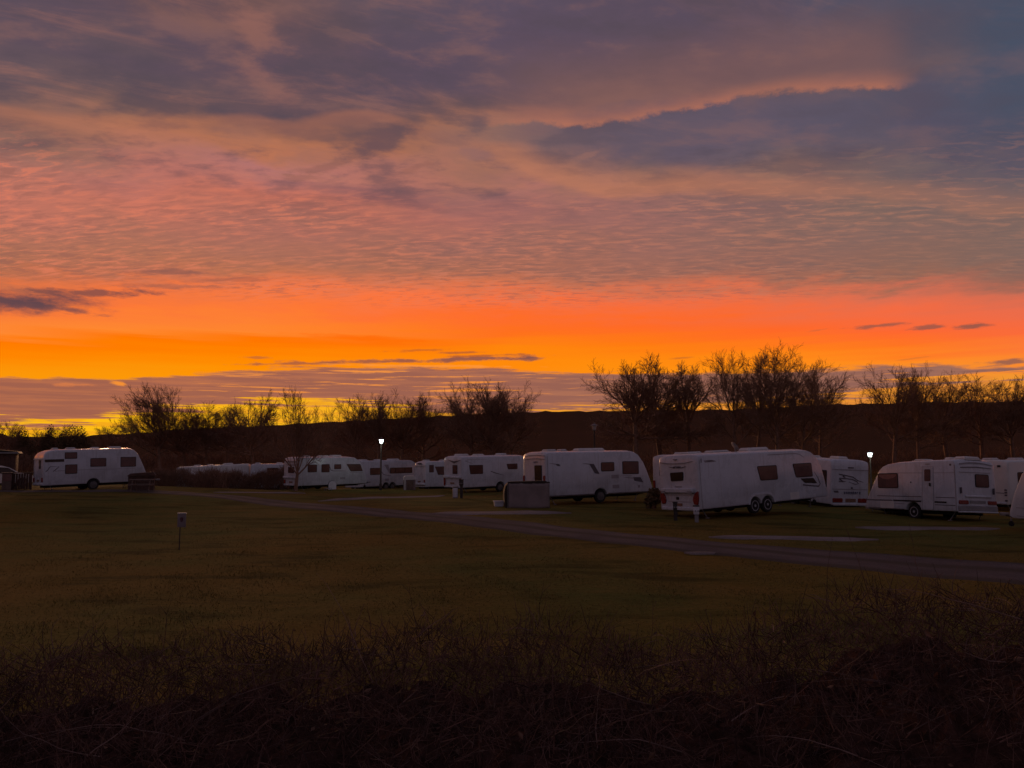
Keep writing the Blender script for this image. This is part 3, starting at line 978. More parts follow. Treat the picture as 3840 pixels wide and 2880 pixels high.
class Van:
    """x runs from the rear (0) to the nose (L), z from the skirt (0) to the roof (H);
    near = which flank faces the field: +1 the right-hand flank, -1 the left-hand one"""

    def __init__(self, name, label, corner, head, pitch, roll, L, near, front, rear='square', H=2.15, W=2.28,
                 wheels=(), wheel_r=0.33, rim='spoke', body=None, roofs=(), drop=0.40, arch=0.40, group='touring caravans parked in rows'):
        self.L, self.H, self.W, self.s, self.drop = L, H, W, near, drop
        th, pi, ro = R(head), R(pitch), R(roll)
        u = Vector((math.cos(th) * math.cos(pi), math.sin(th) * math.cos(pi), math.sin(pi)))
        l0 = Vector((-math.sin(th), math.cos(th), 0))
        up0 = u.cross(l0)
        l = l0 * math.cos(ro) + up0 * math.sin(ro)
        up = u.cross(l)
        org = Vector(corner) + u * (L / 2) + l * (near * W / 2) - up * drop
        self.root = thing(name, label, 'caravan', group=group)
        mw = Matrix.Identity(4)
        for i in range(3):
            mw[i][0], mw[i][1], mw[i][2], mw[i][3] = u[i], l[i], up[i], org[i]
        self.root.matrix_world = mw
        self.rnd = random.Random(hash(label) & 0xffff if False else len(label) * 31 + int(head * 10))
        self.make_body(front, rear, wheels, arch, body or M_WHITE)
        self.wheels(wheels, wheel_r, rim)
        self.under(wheels)
        for q in roofs:
            self.hatch(*q)

    # mapped planes
    def side(self, x, z, t):
        return Vector((x - self.L / 2, -self.s * (self.W / 2 + t), z + self.drop))

    def rear(self, a, z, t):
        return Vector((-self.L / 2 - t, -self.s * self.W / 2 + self.s * a, z + self.drop))

    def make_body(self, front, rear, wheels, arch, mat):
        L, H, W = self.L, self.H, self.W
        if rear == 'round':
            top = [(0, 0), (0, 0.5), (0, H - 0.62), (0.01, H - 0.45), (0.06, H - 0.28), (0.2, H - 0.12), (0.45, H - 0.03), (0.75, H)]
        elif rear == 'soft':
            top = [(0.02, 0), (0, 0.5), (0.03, H - 0.5), (0.08, H - 0.22), (0.18, H - 0.08), (0.34, H - 0.01), (0.6, H)]
        else:
            top = [(0, 0), (0, 0.4), (0.02, H - 0.30), (0.04, H - 0.12), (0.10, H - 0.035), (0.22, H)]
        pts = top + list(front)
        # bottom edge back to the rear, with the wheel arches cut out
        for xw in sorted(wheels, reverse=True):
            zc = -0.08
            a0 = math.asin(-zc / arch)
            for i in range(11):
                t = a0 + (math.pi - 2 * a0) * i / 10
                pts.append((xw + arch * math.cos(t), zc + arch * math.sin(t)))
        n = len(pts)
        P = [Vector(p) for p in pts]
        nrm = []
        for i in range(n):
            e0 = (P[i] - P[i - 1]).normalized()
            e1 = (P[(i + 1) % n] - P[i]).normalized()
            b = Vector((e0.y + e1.y, -e0.x - e1.x))
            nrm.append(b.normalized() if b.length > 1e-6 else Vector((e0.y, -e0.x)))
        # polygon runs clockwise (rear up, roof, nose, bottom): outward = (-y, x)
        nrm = [-q for q in nrm]
        rr = 0.075
        bm = bmesh.new()
        rings = []
        half = ((W / 2, rr, 0.0), (W / 2 - 0.022, rr * 0.29, 0.0), (W / 2 - rr, 0.0, 0.0), (W / 2 - 0.28, 0.0, 0.045), (W / 2 - 0.62, 0.0, 0.07))
        for yy, ins, cam_ in [(-a_, b_, c_) for a_, b_, c_ in half] + [(a_, b_, c_) for a_, b_, c_ in half[::-1]]:
            rings.append([bm.verts.new((p.x - q.x * ins - L / 2, yy,
                                        p.y - q.y * ins + self.drop + cam_ * max(0.0, min(1.0, (p.y - H + 0.4) / 0.4)))) for p, q in zip(P, nrm)])
        for k in range(len(rings) - 1):
            for i in range(n):
                j = (i + 1) % n
                bm.faces.new((rings[k][i], rings[k][j], rings[k + 1][j], rings[k + 1][i]))
        bm.faces.new(rings[0])
        bm.faces.new(rings[-1][::-1])
        self.body = link('body', finish(bm, 'body', 30), mat, self.root)

    def wheels(self, wheels, r, rim):
        for xw in wheels:
            for sg in (1, -1):
                y = sg * (self.W / 2 - 0.14)
                o = link('wheel', wheel_mesh(r, 0.19), None, self.root)
                o.location = (xw - self.L / 2, y, r + 0.0)
                o2 = link('rim', rim_mesh(r, 0.19, rim, sg), None, o)
        for xw in wheels[:1]:
            x1 = max(wheels) if len(wheels) > 1 else xw
            box('wheel_box', ((xw + x1) / 2 - self.L / 2, 0, self.drop + 0.14), (x1 - xw + 0.74, self.W - 0.5, 0.44), M_CHASSIS, self.root, 0.02)

    def under(self, wheels):
        L, W, d = self.L, self.W, self.drop
        bm = bmesh.new()
        for sg in (-1, 1):
            box_into(bm, (-0.15, sg * 0.55, d - 0.07), (L - 0.8, 0.06, 0.16))
        box_into(bm, (0, 0, d - 0.03), (L - 1.0, 0.9, 0.05))
        for sg in (-1, 1):
            tube_into(bm, (L / 2 - 0.6, sg * 0.55, d - 0.08), (L / 2 + 0.85, 0.04 * sg, d + 0.0), 0.035, n=6)
        link('chassis', finish(bm, 'chassis'), M_CHASSIS, self.root)
        bm = bmesh.new()
        box_into(bm, (L / 2 + 0.95, 0, d + 0.04), (0.34, 0.12, 0.12), 0.02)
        tube_into(bm, (L / 2 + 1.08, 0, d + 0.0), (L / 2 + 1.08, 0, d - 0.02), 0.05)
        link('hitch', finish(bm, 'hitch'), M_STEEL, self.root)
        j = tube('jockey_post', (L / 2 + 0.62, 0.10, d + 0.25), (L / 2 + 0.62, 0.10, 0.12), 0.028, M_STEEL, self.root)
        lathe('jockey_wheel', [(0.05, -0.03), (0.10, -0.03), (0.10, 0.03), (0.05, 0.03)], M_TYRE, j, (L / 2 + 0.62, 0.10, 0.10), 'Y', 14)
        for xx in (-L / 2 + 0.45, L / 2 - 0.75):
            for sg in (-1, 1):
                bm = bmesh.new()
                tube_into(bm, (xx, sg * 0.75, d - 0.02), (xx + (0.22 if xx < 0 else -0.22), sg * 0.82, 0.02), 0.022, n=6)
                box_into(bm, (xx + (0.22 if xx < 0 else -0.22), sg * 0.82, 0.015), (0.12, 0.12, 0.03))
                link('steady_leg', finish(bm, 'steady_leg'), M_STEEL, self.root)

    def hatch(self, x0, x1, h=0.09, y=0.0, w=0.6):
        bm = bmesh.new()
        cx, sx = (x0 + x1) / 2 - self.L / 2, abs(x1 - x0)
        z = self.H + self.drop + 0.06
        box_into(bm, (cx, y, z + 0.01), (sx + 0.05, w + 0.05, 0.05), 0.008)
        g = bmesh.ops.create_cube(bm, size=1.0)
        for v in g['verts']:
            k = 0.86 if v.co.z > 0 else 1.0
            v.co = Vector((v.co.x * sx * k + cx, v.co.y * w * k + y, z + 0.03 + (v.co.z + 0.5) * h))
        es = list({e for v in g['verts'] for e in v.link_edges})
        bmesh.ops.bevel(bm, geom=es, offset=0.03, segments=2, affect='EDGES')
        link('roof_hatch', finish(bm, 'roof_hatch'), M_ROOF, self.root)

    def window(self, pts, on='side', r=0.07, glass=None, name='window'):
        mp = self.side if on == 'side' else self.rear
        f = panel(name, pts, mp, M_RUBBER, self.root, r, 0.012)
        panel('pane', inset_poly(pts, 0.03), mp, glass or M_GLASS, f, r * 0.8, 0.020, 0.005, lip=0.005)
        return f

    def decal(self, pts, on='side', mat=None, r=0.0, t=0.004, name='decal'):
        return panel(name, pts, self.side if on == 'side' else self.rear, mat or M_DECAL, self.root, r, t)

    def line(self, pts, w=0.02, on='side', mat=None, t=0.005, name='stripe'):
        return stroke(name, pts, w, self.side if on == 'side' else self.rear, mat or M_DECAL2, self.root, t)

    def trim(self, front_x, z=0.05):
        """dark rail along the skirt and awning rail up the rear corner"""
        wl = self.skirt_gaps
        x = 0.10
        for a, b in wl:
            self.line([(x, z), (a, z)], 0.035, name='skirt_rail', mat=M_DECAL)
            x = b
        self.line([(x, z), (front_x, z)], 0.035, name='skirt_rail', mat=M_DECAL)

    def rear_lights(self, left, right):
        for pts in (left, right):
            panel('tail_light', pts, self.rear, M_RED, self.root, 0.05, 0.045, lip=0.015)

    def bumper(self, a0, a1, z0, z1, t=0.09, mat=None):
        panel('bumper', [(a0, z0), (a1, z0), (a1, z1), (a0, z1)], self.rear, mat or M_WHITE, self.root, 0.05, t, lip=0.03)

    def plate(self, a0, a1, z0, z1):
        panel('number_plate', [(a0, z0), (a1, z0), (a1, z1), (a0, z1)], self.rear, M_PLATE, self.root, 0.01, 0.02)


def nose(L, H, kind='modern'):
    if kind == 'steep':
        q = [(1.0, 0.0), (0.72, 0.05), (0.48, 0.19), (0.30, 0.42), (0.16, 0.85), (0.06, 1.35), (0.0, 1.95)]
    else:
        q = [(1.35, 0.0), (1.05, 0.05), (0.80, 0.19), (0.55, 0.50), (0.36, 0.92), (0.18, 1.38), (0.02, 1.90), (0.0, 2.07)]
    return [(L - a, H - b) for a, b in q] + [(L - 0.14, 0.0)]


def rect(x0, z0, x1, z1):
    return [(x0, z0), (x1, z0), (x1, z1), (x0, z1)]


# --- long caravan at the far left: two stacked windows, swoosh, rounded tail
v = Van('caravan', 'long white caravan with two stacked bunk windows, beside the track at far left', (-28.58, 47.25, 0.76), 45.1, 1.3, -1.5, 6.2, 1,
        [(5.01, 2.15), (5.28, 2.06), (5.50, 1.83), (5.69, 1.41), (5.89, 0.95), (6.04, 0.53), (6.22, 0.22), (6.32, 0.12), (6.20, 0.0)],
        rear='round', wheels=(2.82,), rim='cap', roofs=((0.72, 1.02), (1.5, 2.0), (2.95, 3.4), (4.05, 4.75, 0.11)))
v.window(rect(1.15, 1.60, 1.85, 2.01), r=0.04)
v.window(rect(1.18, 0.67, 1.87, 1.25), r=0.04)
v.window([(2.61, 1.06), (3.55, 1.05), (3.55, 1.60), (2.61, 1.61)], r=0.05)
v.window([(4.41, 0.98), (5.37, 0.98), (5.37, 1.62), (4.41, 1.63)], r=0.05)
v.decal(rect(0.06, 1.43, 1.12, 1.60), mat=M_DARKGLASS, r=0.03, t=0.014, name='dark_strip')
v.line([(0.12, 0.86), (0.20, 0.92), (0.36, 1.15), (0.60, 1.15)], 0.05, mat=M_DECAL)
v.line([(0.52, 0.86), (0.62, 0.92), (0.84, 1.14), (0.60, 1.16)], 0.05, mat=M_DECAL, t=0.007)
v.line([(0.62, 0.86), (1.16, 0.89), (3.2, 0.88), (5.36, 0.86)], 0.035)
v.window(rect(0.60, 1.04, 1.04, 1.58), on='rear', r=0.05, glass=M_DARKGLASS)
v.decal(rect(0.0 + 0.08, 1.63, 2.2, 1.67), on='rear', mat=M_ROOF, t=0.03, name='rear_ledge')
v.rear_lights(rect(0.10, 0.22, 0.35, 0.50), rect(1.93, 0.22, 2.18, 0.50))
v.bumper(0.08, 2.20, 0.02, 0.16, 0.07)
v.plate(0.9, 1.4, 0.25, 0.37)
v.line([(0.15, 0.03), (2.38, 0.03)], 0.03, name='skirt_rail', mat=M_DECAL2)
v.line([(3.25, 0.03), (6.0, 0.03)], 0.03, name='skirt_rail', mat=M_DECAL2)

# --- caravan behind the forked tree
v = Van('caravan', 'white caravan behind the forked bare tree, its wheel under a white cover', (-16.35, 59.36, 0.19), 45.7, 0.2, -0.1, 6.31, 1,
        [(4.69, 2.15), (5.14, 2.10), (5.51, 1.87), (5.82, 1.56), (6.06, 1.06), (6.25, 0.55), (6.31, 0.08), (6.18, 0.0)],
        wheels=(2.99,), rim='cap', roofs=((1.1, 1.5), (2.35, 3.2), (3.5, 4.4, 0.11)))
v.window(rect(0.76, 1.03, 1.58, 1.63))
v.window(rect(1.98, 1.0, 2.72, 1.64))
v.window(rect(3.14, 1.23, 3.79, 1.62))
v.window([(4.69, 1.02), (5.86, 1.02), (5.62, 1.60), (4.28, 1.62)])
v.line([(2.72, 1.44), (2.85, 1.16), (3.1, 1.09), (4.19, 1.08)], 0.05, mat=M_DECAL)
v.line([(4.6, 0.92), (5.9, 0.92)], 0.03)
v.decal(rect(3.7, 0.42, 4.2, 0.58), mat=M_DECAL2, name='vent')
v.decal([(0.25, 1.92), (2.05, 1.92), (1.6, 1.78), (0.6, 1.78)], on='rear', mat=M_DECAL2)
v.decal([(0.35, 1.66), (1.95, 1.66), (1.7, 1.55), (0.6, 1.55)], on='rear', mat=M_DECAL2)
v.window(rect(0.7, 0.98, 1.6, 1.46), on='rear', glass=M_GLASS)
v.bumper(0.1, 2.18, 0.56, 0.72, 0.14)
v.rear_lights(rect(0.12, 0.16, 0.34, 0.46), rect(1.94, 0.16, 2.16, 0.46))
v.bumper(0.3, 1.98, 0.0, 0.12, 0.06)
v.plate(0.9, 1.4, 0.22, 0.34)
panel('wheel_cover', [(2.64, -0.36), (3.34, -0.36), (3.34, 0.08), (3.20, 0.26), (2.99, 0.31), (2.78, 0.26), (2.64, 0.08)], v.side, M_HUB, v.root, 0.05, 0.03)

# --- far twin-axle van with the dark band of windows
v = Van('caravan', 'far white caravan with twin axle and a dark band of side glass', (-13.40, 69.01, -0.34), 51.0, 0.1, -2.0, 7.4, 1,
        nose(7.4, 2.3), H=2.3, wheels=(2.92, 3.72), rim='cap', roofs=((0.6, 1.5), (2.6, 3.2), (4.2, 5.4, 0.12)))
v.window(rect(1.0, 1.05, 2.2, 1.68))
v.decal(rect(3.4, 1.12, 6.2, 1.66), mat=M_DARKGLASS, r=0.05, t=0.014, name='window_band')
for i, (a, b) in enumerate(((3.5, 4.0), (4.1, 5.2), (5.3, 6.1))):
    panel('pane', rect(a, 1.18, b, 1.60), v.side, M_GLASS, v.root, 0.04, 0.024)
v.line([(2.2, 1.50), (2.6, 1.06), (3.0, 0.98), (3.5, 0.96)], 0.06, mat=M_DECAL)
v.decal([(2.7, 1.95), (3.2, 1.95), (3.5, 1.15), (3.3, 1.15)], mat=M_DECAL2)
v.decal(rect(2.75, 0.45, 3.25, 0.66), mat=M_DECAL2, name='vent')
v.decal(rect(0.2, 0.02, 2.4, 0.06), name='skirt_rail', mat=M_DECAL2)

# --- caravan with its tail to the field, right of the twin-axle one
v = Van('caravan', 'white caravan with a plain pale tail, left of the red-lamped pair of caravans', (-7.37, 65.89, -0.19), 33.0, 0.0, -1.4, 6.5, 1,
        nose(6.5, 2.15), rear='soft', wheels=(3.1,), rim='cap', roofs=((0.4, 0.9), (2.0, 2.6), (3.6, 4.4)))
v.window(rect(0.37, 1.24, 0.81, 1.87), r=0.05)
v.window([(0.92, 1.73), (2.3, 1.73), (2.3, 1.02), (1.22, 1.02)], r=0.05)
v.window(rect(3.2, 1.05, 4.2, 1.65))
v.decal(rect(0.1, 1.80, 2.18, 1.88), on='rear', mat=M_ROOF, t=0.05, name='rear_ledge')
v.window(rect(0.75, 1.93, 1.5, 2.05), on='rear', glass=M_DARKGLASS, r=0.03)
v.bumper(0.05, 2.23, 0.16, 0.34, 0.14)
v.rear_lights(rect(0.06, 0.38, 0.26, 0.62), rect(2.02, 0.38, 2.22, 0.62))
v.plate(0.9, 1.4, 0.40, 0.52)

# --- left of the middle pair: triangular mark on the tail
v = Van('caravan', 'white caravan with a dark triangle mark high on its tail, left of the storage tent', (-3.50, 53.99, 0.30), 38.5, 0.8, -0.1, 6.75, 1,
        nose(6.75, 2.15), wheels=(3.42,), rim='cap', roofs=((0.3, 1.25, 0.12), (1.9, 2.6), (4.0, 4.7, 0.11)))
v.window([(0.63, 1.58), (1.85, 1.57), (1.85, 0.93), (0.74, 0.94)])
v.window([(3.99, 1.59), (5.01, 1.59), (5.00, 1.17), (4.12, 1.18)])
v.line([(2.54, 1.09), (3.05, 0.93), (3.71, 0.77)], 0.06, mat=M_DECAL)
v.line([(0.95, 1.68), (0.30, 1.88), (0.62, 1.97), (2.23, 1.95)], 0.035)
v.window(rect(0.53, 0.97, 1.12, 1.59), on='rear', r=0.05)
v.decal([(1.75, 1.95), (0.94, 1.70), (0.12, 1.94), (0.94, 1.86)], on='rear', mat=M_DECAL)
v.bumper(0.10, 2.15, 0.66, 0.82, 0.12)
v.rear_lights([(0.05, 0.68), (0.22, 0.66), (0.30, 0.40), (0.20, 0.10), (0.06, 0.12)], [(2.23, 0.68), (2.06, 0.66), (1.98, 0.40), (2.08, 0.10), (2.22, 0.12)])
v.bumper(0.3, 1.98, 0.0, 0.12, 0.06)
v.plate(0.9, 1.4, 0.25, 0.37)
v.line([(0.15, 0.04), (2.9, 0.04)], 0.03, name='skirt_rail', mat=M_DECAL2)

# --- middle van with the slashes
v = Van('caravan', 'white caravan with dark slash graphics, standing behind the storage tent', (1.66, 37.46, 0.65), 28.3, 0.8, -1.4, 6.50, 1,
        [(5.10, 2.15), (5.40, 2.10), (5.63, 1.97), (5.95, 1.57), (6.13, 1.20), (6.31, 0.77), (6.48, 0.28), (6.50, 0.12), (6.34, 0.0)],
        wheels=(3.20,), rim='cap', roofs=((0.62, 1.20), (2.45, 4.15, 0.12), (1.5, 1.8)))
v.window(rect(3.25, 1.16, 4.07, 1.62))
v.window([(4.57, 0.99), (5.61, 0.97), (5.62, 1.63), (4.58, 1.65)])
v.decal([(2.54, 1.56), (2.82, 1.55), (3.16, 1.03), (2.86, 1.08)], r=0.02)
v.line([(2.56, 1.54), (2.35, 1.57), (2.15, 1.58)], 0.05)
v.decal([(5.21, 0.82), (5.72, 0.80), (5.88, 0.52), (5.30, 0.63)], r=0.03)
v.line([(5.28, 0.76), (4.95, 0.80), (4.6, 0.84)], 0.06)
v.line([(5.2, 0.88), (4.85, 0.90), (4.5, 0.92)], 0.03)
v.decal([(0.57, 1.60), (0.77, 1.59), (0.86, 1.48), (0.65, 1.50)])
v.line([(0.60, 1.58), (0.40, 1.62), (0.22, 1.63)], 0.04)
v.decal(rect(3.87, 0.79, 4.33, 0.97), mat=M_DECAL2, r=0.02, name='vent')
v.decal(rect(3.92, 0.29, 4.34, 0.47), mat=M_DECAL2, r=0.02, name='vent')
v.decal(rect(5.52, 0.27, 5.66, 0.41), mat=M_DECAL2, r=0.03, name='socket_cover')
v.line([(0.12, 0.10), (0.12, 1.98)], 0.03, name='awning_rail', mat=M_DECAL2)
v.line([(0.15, 2.07), (4.9, 2.07)], 0.03, name='awning_rail', mat=M_DECAL2, t=-0.005)
v.line([(0.15, 0.05), (2.76, 0.05)], 0.045, name='skirt_rail', mat=M_DECAL)
v.line([(3.64, 0.05), (6.30, 0.05)], 0.045, name='skirt_rail', mat=M_DECAL)
v.window(rect(0.38, 0.45, 1.07, 1.55), on='rear', r=0.06, glass=M_DARKGLASS)
v.line([(0.08, 2.00), (0.83, 2.05), (1.5, 2.05), (2.19, 2.00)], 0.03, on='rear')
v.line([(0.08, 1.83), (0.83, 1.88), (1.5, 1.88), (2.10, 1.83)], 0.03, on='rear')
lettering('lettering', 1.16, 1.67, 0.78, 1.75, 4, v.rear, M_DECAL2, v.root, v.rnd)
v.rear_lights(rect(0.06, 0.40, 0.20, 1.05), rect(2.08, 0.40, 2.22, 1.05))
v.bumper(0.2, 2.08, 0.0, 0.14, 0.07)

# --- the van half hidden behind the big twin-axle one
v = Van('caravan', 'white caravan almost hidden behind the large twin-axle caravan with red tail lamps', (9.45, 43.2, 0.47), 33.0, 0.5, -1.0, 6.5, 1,
        nose(6.5, 2.15), wheels=(3.1,), rim='cap', roofs=((0.9, 1.5, 0.11), (2.2, 2.7), (3.4, 4.2)))
v.window(rect(1.15, 1.0, 1.70, 1.55), on='rear', r=0.05)
v.window(rect(0.7, 1.0, 1.7, 1.6))
v.window(rect(4.4, 1.0, 5.4, 1.6))
v.rear_lights(rect(0.06, 0.30, 0.22, 0.75), rect(2.06, 0.30, 2.22, 0.75))
v.bumper(0.2, 2.08, 0.0, 0.14, 0.07)

# --- large twin-axle van, red lamps, dish on the roof
v = Van('caravan', 'large twin-axle white caravan with tall red tail lamps and a roof dish', (7.51, 30.89, 0.56), 32.4, 1.9, -2.0, 8.15, 1,
        [(6.60, 2.15), (6.92, 2.12), (7.19, 2.04), (7.43, 1.88), (7.67, 1.62), (7.88, 1.20), (8.02, 0.72), (8.13, 0.15), (8.06, 0.0)],
        wheels=(3.25, 4.04), rim='spoke', arch=0.375, roofs=((0.35, 1.2, 0.07), (1.85, 2.85, 0.08), (4.0, 5.4, 0.13)))
v.window([(3.47, 1.57), (4.74, 1.57), (4.76, 0.94), (3.64, 0.95)], r=0.08)
v.window([(5.80, 1.58), (7.10, 1.57), (7.14, 0.95), (5.97, 0.96)], r=0.08)
v.window([(6.26, 0.91), (7.16, 0.89), (7.40, 0.64), (6.55, 0.70)], r=0.06, glass=M_DARKGLASS)
v.line([(6.40, 0.62), (6.9, 0.56), (7.50, 0.50), (7.62, 0.60), (7.50, 0.86), (7.28, 1.14)], 0.06, mat=M_DECAL)
v.line([(4.21, 2.02), (6.03, 2.02), (6.34, 1.97), (6.64, 1.82)], 0.035)
v.decal([(0.33, 1.94), (0.80, 1.95), (1.02, 1.90), (1.05, 1.86), (0.42, 1.85)], mat=M_DECAL2, r=0.03, name='badge')
v.decal([(0.45, 1.92), (0.78, 1.93), (0.96, 1.89), (0.6, 1.88)], mat=M_DECAL, r=0.02, t=0.008, name='badge')
v.decal(rect(5.49, 0.04, 6.10, 0.34), mat=M_CREAM, r=0.03, t=0.008, name='locker_door')
v.line([(0.20, 1.86), (0.20, 2.02)], 0.05, mat=M_DECAL, name='corner_marker')
v.line([(0.10, 0.06), (0.10, 1.98)], 0.025, name='awning_rail')
v.line([(0.15, 0.03), (2.85, 0.03)], 0.035, name='skirt_rail')
v.line([(4.45, 0.03), (8.0, 0.03)], 0.035, name='skirt_rail')
panel('arch_trim', [(2.80, 0.0), (2.88, 0.0), (2.95, 0.20), (3.10, 0.32), (3.30, 0.37), (4.0, 0.37), (4.20, 0.32), (4.35, 0.20), (4.42, 0.0), (4.50, 0.0), (4.42, 0.26), (4.25, 0.40), (4.05, 0.45), (3.25, 0.45), (3.04, 0.40), (2.88, 0.26)], v.side, M_WHITE, v.root, 0.0, 0.02)
v.window([(1.60, 1.48), (0.84, 1.51), (0.87, 1.15), (1.57, 1.12)], on='rear', r=0.06, glass=M_DARKGLASS)
v.line([(2.16, 1.91), (1.75, 1.86), (1.27, 1.845), (0.75, 1.86), (0.30, 1.93)], 0.04, on='rear')
lettering('lettering', 1.42, 1.655, 0.92, 1.74, 5, v.rear, M_DECAL, v.root, v.rnd)
v.line([(1.42, 1.68), (1.55, 1.70), (1.66, 1.73)], 0.03, on='rear', mat=M_DECAL)
v.line([(0.92, 1.68), (0.80, 1.70), (0.68, 1.73)], 0.03, on='rear', mat=M_DECAL)
lettering('lettering', 1.35, 0.875, 0.95, 0.925, 7, v.rear, M_DECAL2, v.root, v.rnd)
v.decal(rect(1.18, 2.00, 1.36, 2.04), on='rear', mat=M_GREYBOX, r=0.015, t=0.03, name='marker_lamp')
v.bumper(0.26, 2.06, 0.66, 0.84, 0.16)
v.decal(rect(0.28, 0.64, 0.52, 0.74), on='rear', mat=M_GREYBOX, r=0.02, t=0.17, name='reflector')
v.decal(rect(1.80, 0.64, 2.04, 0.74), on='rear', mat=M_GREYBOX, r=0.02, t=0.17, name='reflector')
v.rear_lights([(0.06, 0.74), (0.20, 0.68), (0.34, 0.52), (0.38, 0.36), (0.33, 0.20), (0.12, 0.18), (0.06, 0.40)], [(2.22, 0.74), (2.08, 0.68), (1.94, 0.52), (1.90, 0.36), (1.95, 0.20), (2.16, 0.18), (2.22, 0.40)])
v.plate(1.00, 1.42, 0.12, 0.23)
v.decal([(1.18, 0.37), (1.31, 0.37), (1.33, 0.43), (1.31, 0.49), (1.18, 0.49), (1.16, 0.43)], on='rear', mat=M_RUBBER, r=0.03, t=0.02, name='round_badge')
v.line([(0.5, 0.29), (1.8, 0.29)], 0.03, on='rear')
v.line([(0.45, 0.56), (1.9, 0.56)], 0.02, on='rear')
v.bumper(0.1, 2.18, -0.06, 0.08, 0.08)
# roof dish
bm = bmesh.new()
lathe_into(bm, [(0.03, 0.0), (0.16, 0.015), (0.21, 0.045), (0.22, 0.055), (0.21, 0.07), (0.16, 0.04), (0.03, 0.025)], n=20)
dm = Matrix.Translation((3.35 - 8.15 / 2, -0.1, 2.15 + 0.40 + 0.28)) @ Matrix.Rotation(R(-26), 4, 'Z') @ Matrix.Rotation(R(52), 4, 'Y')
bmesh.ops.transform(bm, matrix=dm, verts=bm.verts[:])
dish = link('roof_dish', finish(bm, 'roof_dish'), M_LAMPMETAL, v.root)
tube('dish_mast', (3.42 - 8.15 / 2, -0.1, 2.60), (3.38 - 8.15 / 2, -0.1, 2.82), 0.025, M_STEEL, dish)

# --- van with the swift line drawing on its tail, behind
v = Van('caravan', 'white caravan showing a tail with a sweeping line drawing, between the two large ones', (16.53, 40.24, 0.12), 107.8, 2.2, 2.0, 6.5, -1,
        nose(6.5, 2.28), H=2.28, W=2.40, wheels=(3.1,), rim='cap', roofs=((0.5, 1.3, 0.12), (2.6, 3.2)))
v.line([(0.03, 1.82), (2.34, 1.82)], 0.04, on='rear', mat=M_DECAL2)
v.line([(0.06, 0.80), (2.30, 0.80)], 0.04, on='rear', mat=M_DECAL2)
for pts, w in (([(0.47, 1.58), (0.85, 1.53), (1.36, 1.45), (1.68, 1.27), (2.03, 1.19)], 0.05),
               ([(0.50, 1.37), (0.90, 1.36), (1.32, 1.33), (1.62, 1.22), (1.72, 1.11), (1.53, 1.07), (1.11, 1.19)], 0.05),
               ([(0.72, 1.50), (0.80, 1.44), (0.88, 1.42)], 0.07), ([(0.50, 1.35), (0.62, 1.26), (0.78, 1.20)], 0.07),
               ([(0.47, 1.20), (0.70, 1.19), (0.93, 1.21)], 0.05)):
    v.line(pts, w, on='rear', mat=M_DECAL, t=0.004 + w * 0.03, name='line_drawing')
lettering('lettering', 0.78, 0.55, 1.88, 0.69, 8, v.rear, M_BLUE, v.root, v.rnd)
v.decal([(0.12, 0.72), (0.42, 0.72), (0.48, 0.62), (0.18, 0.62)], on='rear', mat=M_DECAL, r=0.04, name='badge')
v.rear_lights(rect(0.08, 0.12, 0.70, 0.34), rect(1.70, 0.12, 2.32, 0.34))
v.decal(rect(0.9, 0.14, 1.55, 0.32), on='rear', mat=M_PLATE, r=0.02, t=0.02, name='number_plate')
v.decal(rect(1.05, 1.90, 1.40, 1.96), on='rear', mat=M_DECAL, r=0.02, t=0.02, name='grab_handle')
v.decal(rect(1.24, 0.84, 1.34, 0.92), on='rear', mat=M_DECAL, r=0.02, t=0.02, name='lock')
v.window(rect(0.35, 0.85, 0.95, 1.75), r=0.06, glass=M_DARKGLASS)
v.bumper(0.1, 2.3, -0.05, 0.08, 0.08)

# --- older van with the side door
v = Van('caravan', 'older white caravan with a side door, striped flank and square rear window', (18.64, 32.50, 0.36), 109.6, -2.4, 2.6, 5.05, -1,
        [(1.96, 2.15), (3.14, 2.12), (3.66, 2.06), (3.94, 1.96), (4.18, 1.76), (4.44, 1.33), (4.70, 0.89), (4.98, 0.43), (5.04, 0.22), (4.94, 0.0)],
        wheels=(2.27,), rim='spoke', arch=0.42, roofs=((2.3, 2.95, 0.07), (0.95, 1.3, 0.10), (0.1, 0.7, 0.11, 0.0, 0.9)))
f = v.window(rect(3.03, 0.96, 4.22, 1.65), r=0.09)
M_CURTAIN = material('pale_curtain', (0.26, 0.125, 0.105), 0.5, 0.15, 6.0)
panel('curtain', [(3.10, 1.59), (4.14, 1.59), (4.10, 1.50), (3.92, 1.41), (3.62, 1.37), (3.34, 1.42), (3.16, 1.50)], v.side, M_CURTAIN, f, 0.03, 0.0225, 0.006)
d = v.decal([(1.13, 1.87), (1.66, 1.87), (1.74, 0.05), (1.20, 0.05)], mat=M_WHITE, r=0.06, t=0.016, name='door')
f = panel('door_window', [(1.24, 1.79), (1.56, 1.79), (1.58, 1.27), (1.27, 1.27)], v.side, M_GLASS, d, 0.06, 0.028)
panel('door_handle', rect(1.26, 1.05, 1.34, 1.20), v.side, M_RUBBER, d, 0.02, 0.05)
for q in ([(1.10, 1.90), (1.18, 0.04)], [(1.69, 1.90), (1.77, 0.04)], [(1.10, 1.90), (1.69, 1.90)]):
    v.line(q, 0.018, name='door_seal', mat=M_DECAL2)
v.line([(4.30, 0.61), (1.80, 0.59)], 0.03, mat=M_DECAL)
v.line([(1.06, 0.58), (0.10, 0.57)], 0.03, mat=M_DECAL)
v.line([(5.0, 0.41), (3.4, 0.41)], 0.05, mat=M_DECAL)
v.line([(3.35, 0.41), (1.82, 0.39)], 0.07, mat=M_RUBBER)
v.line([(1.12, 0.38), (0.52, 0.37)], 0.07, mat=M_RUBBER)
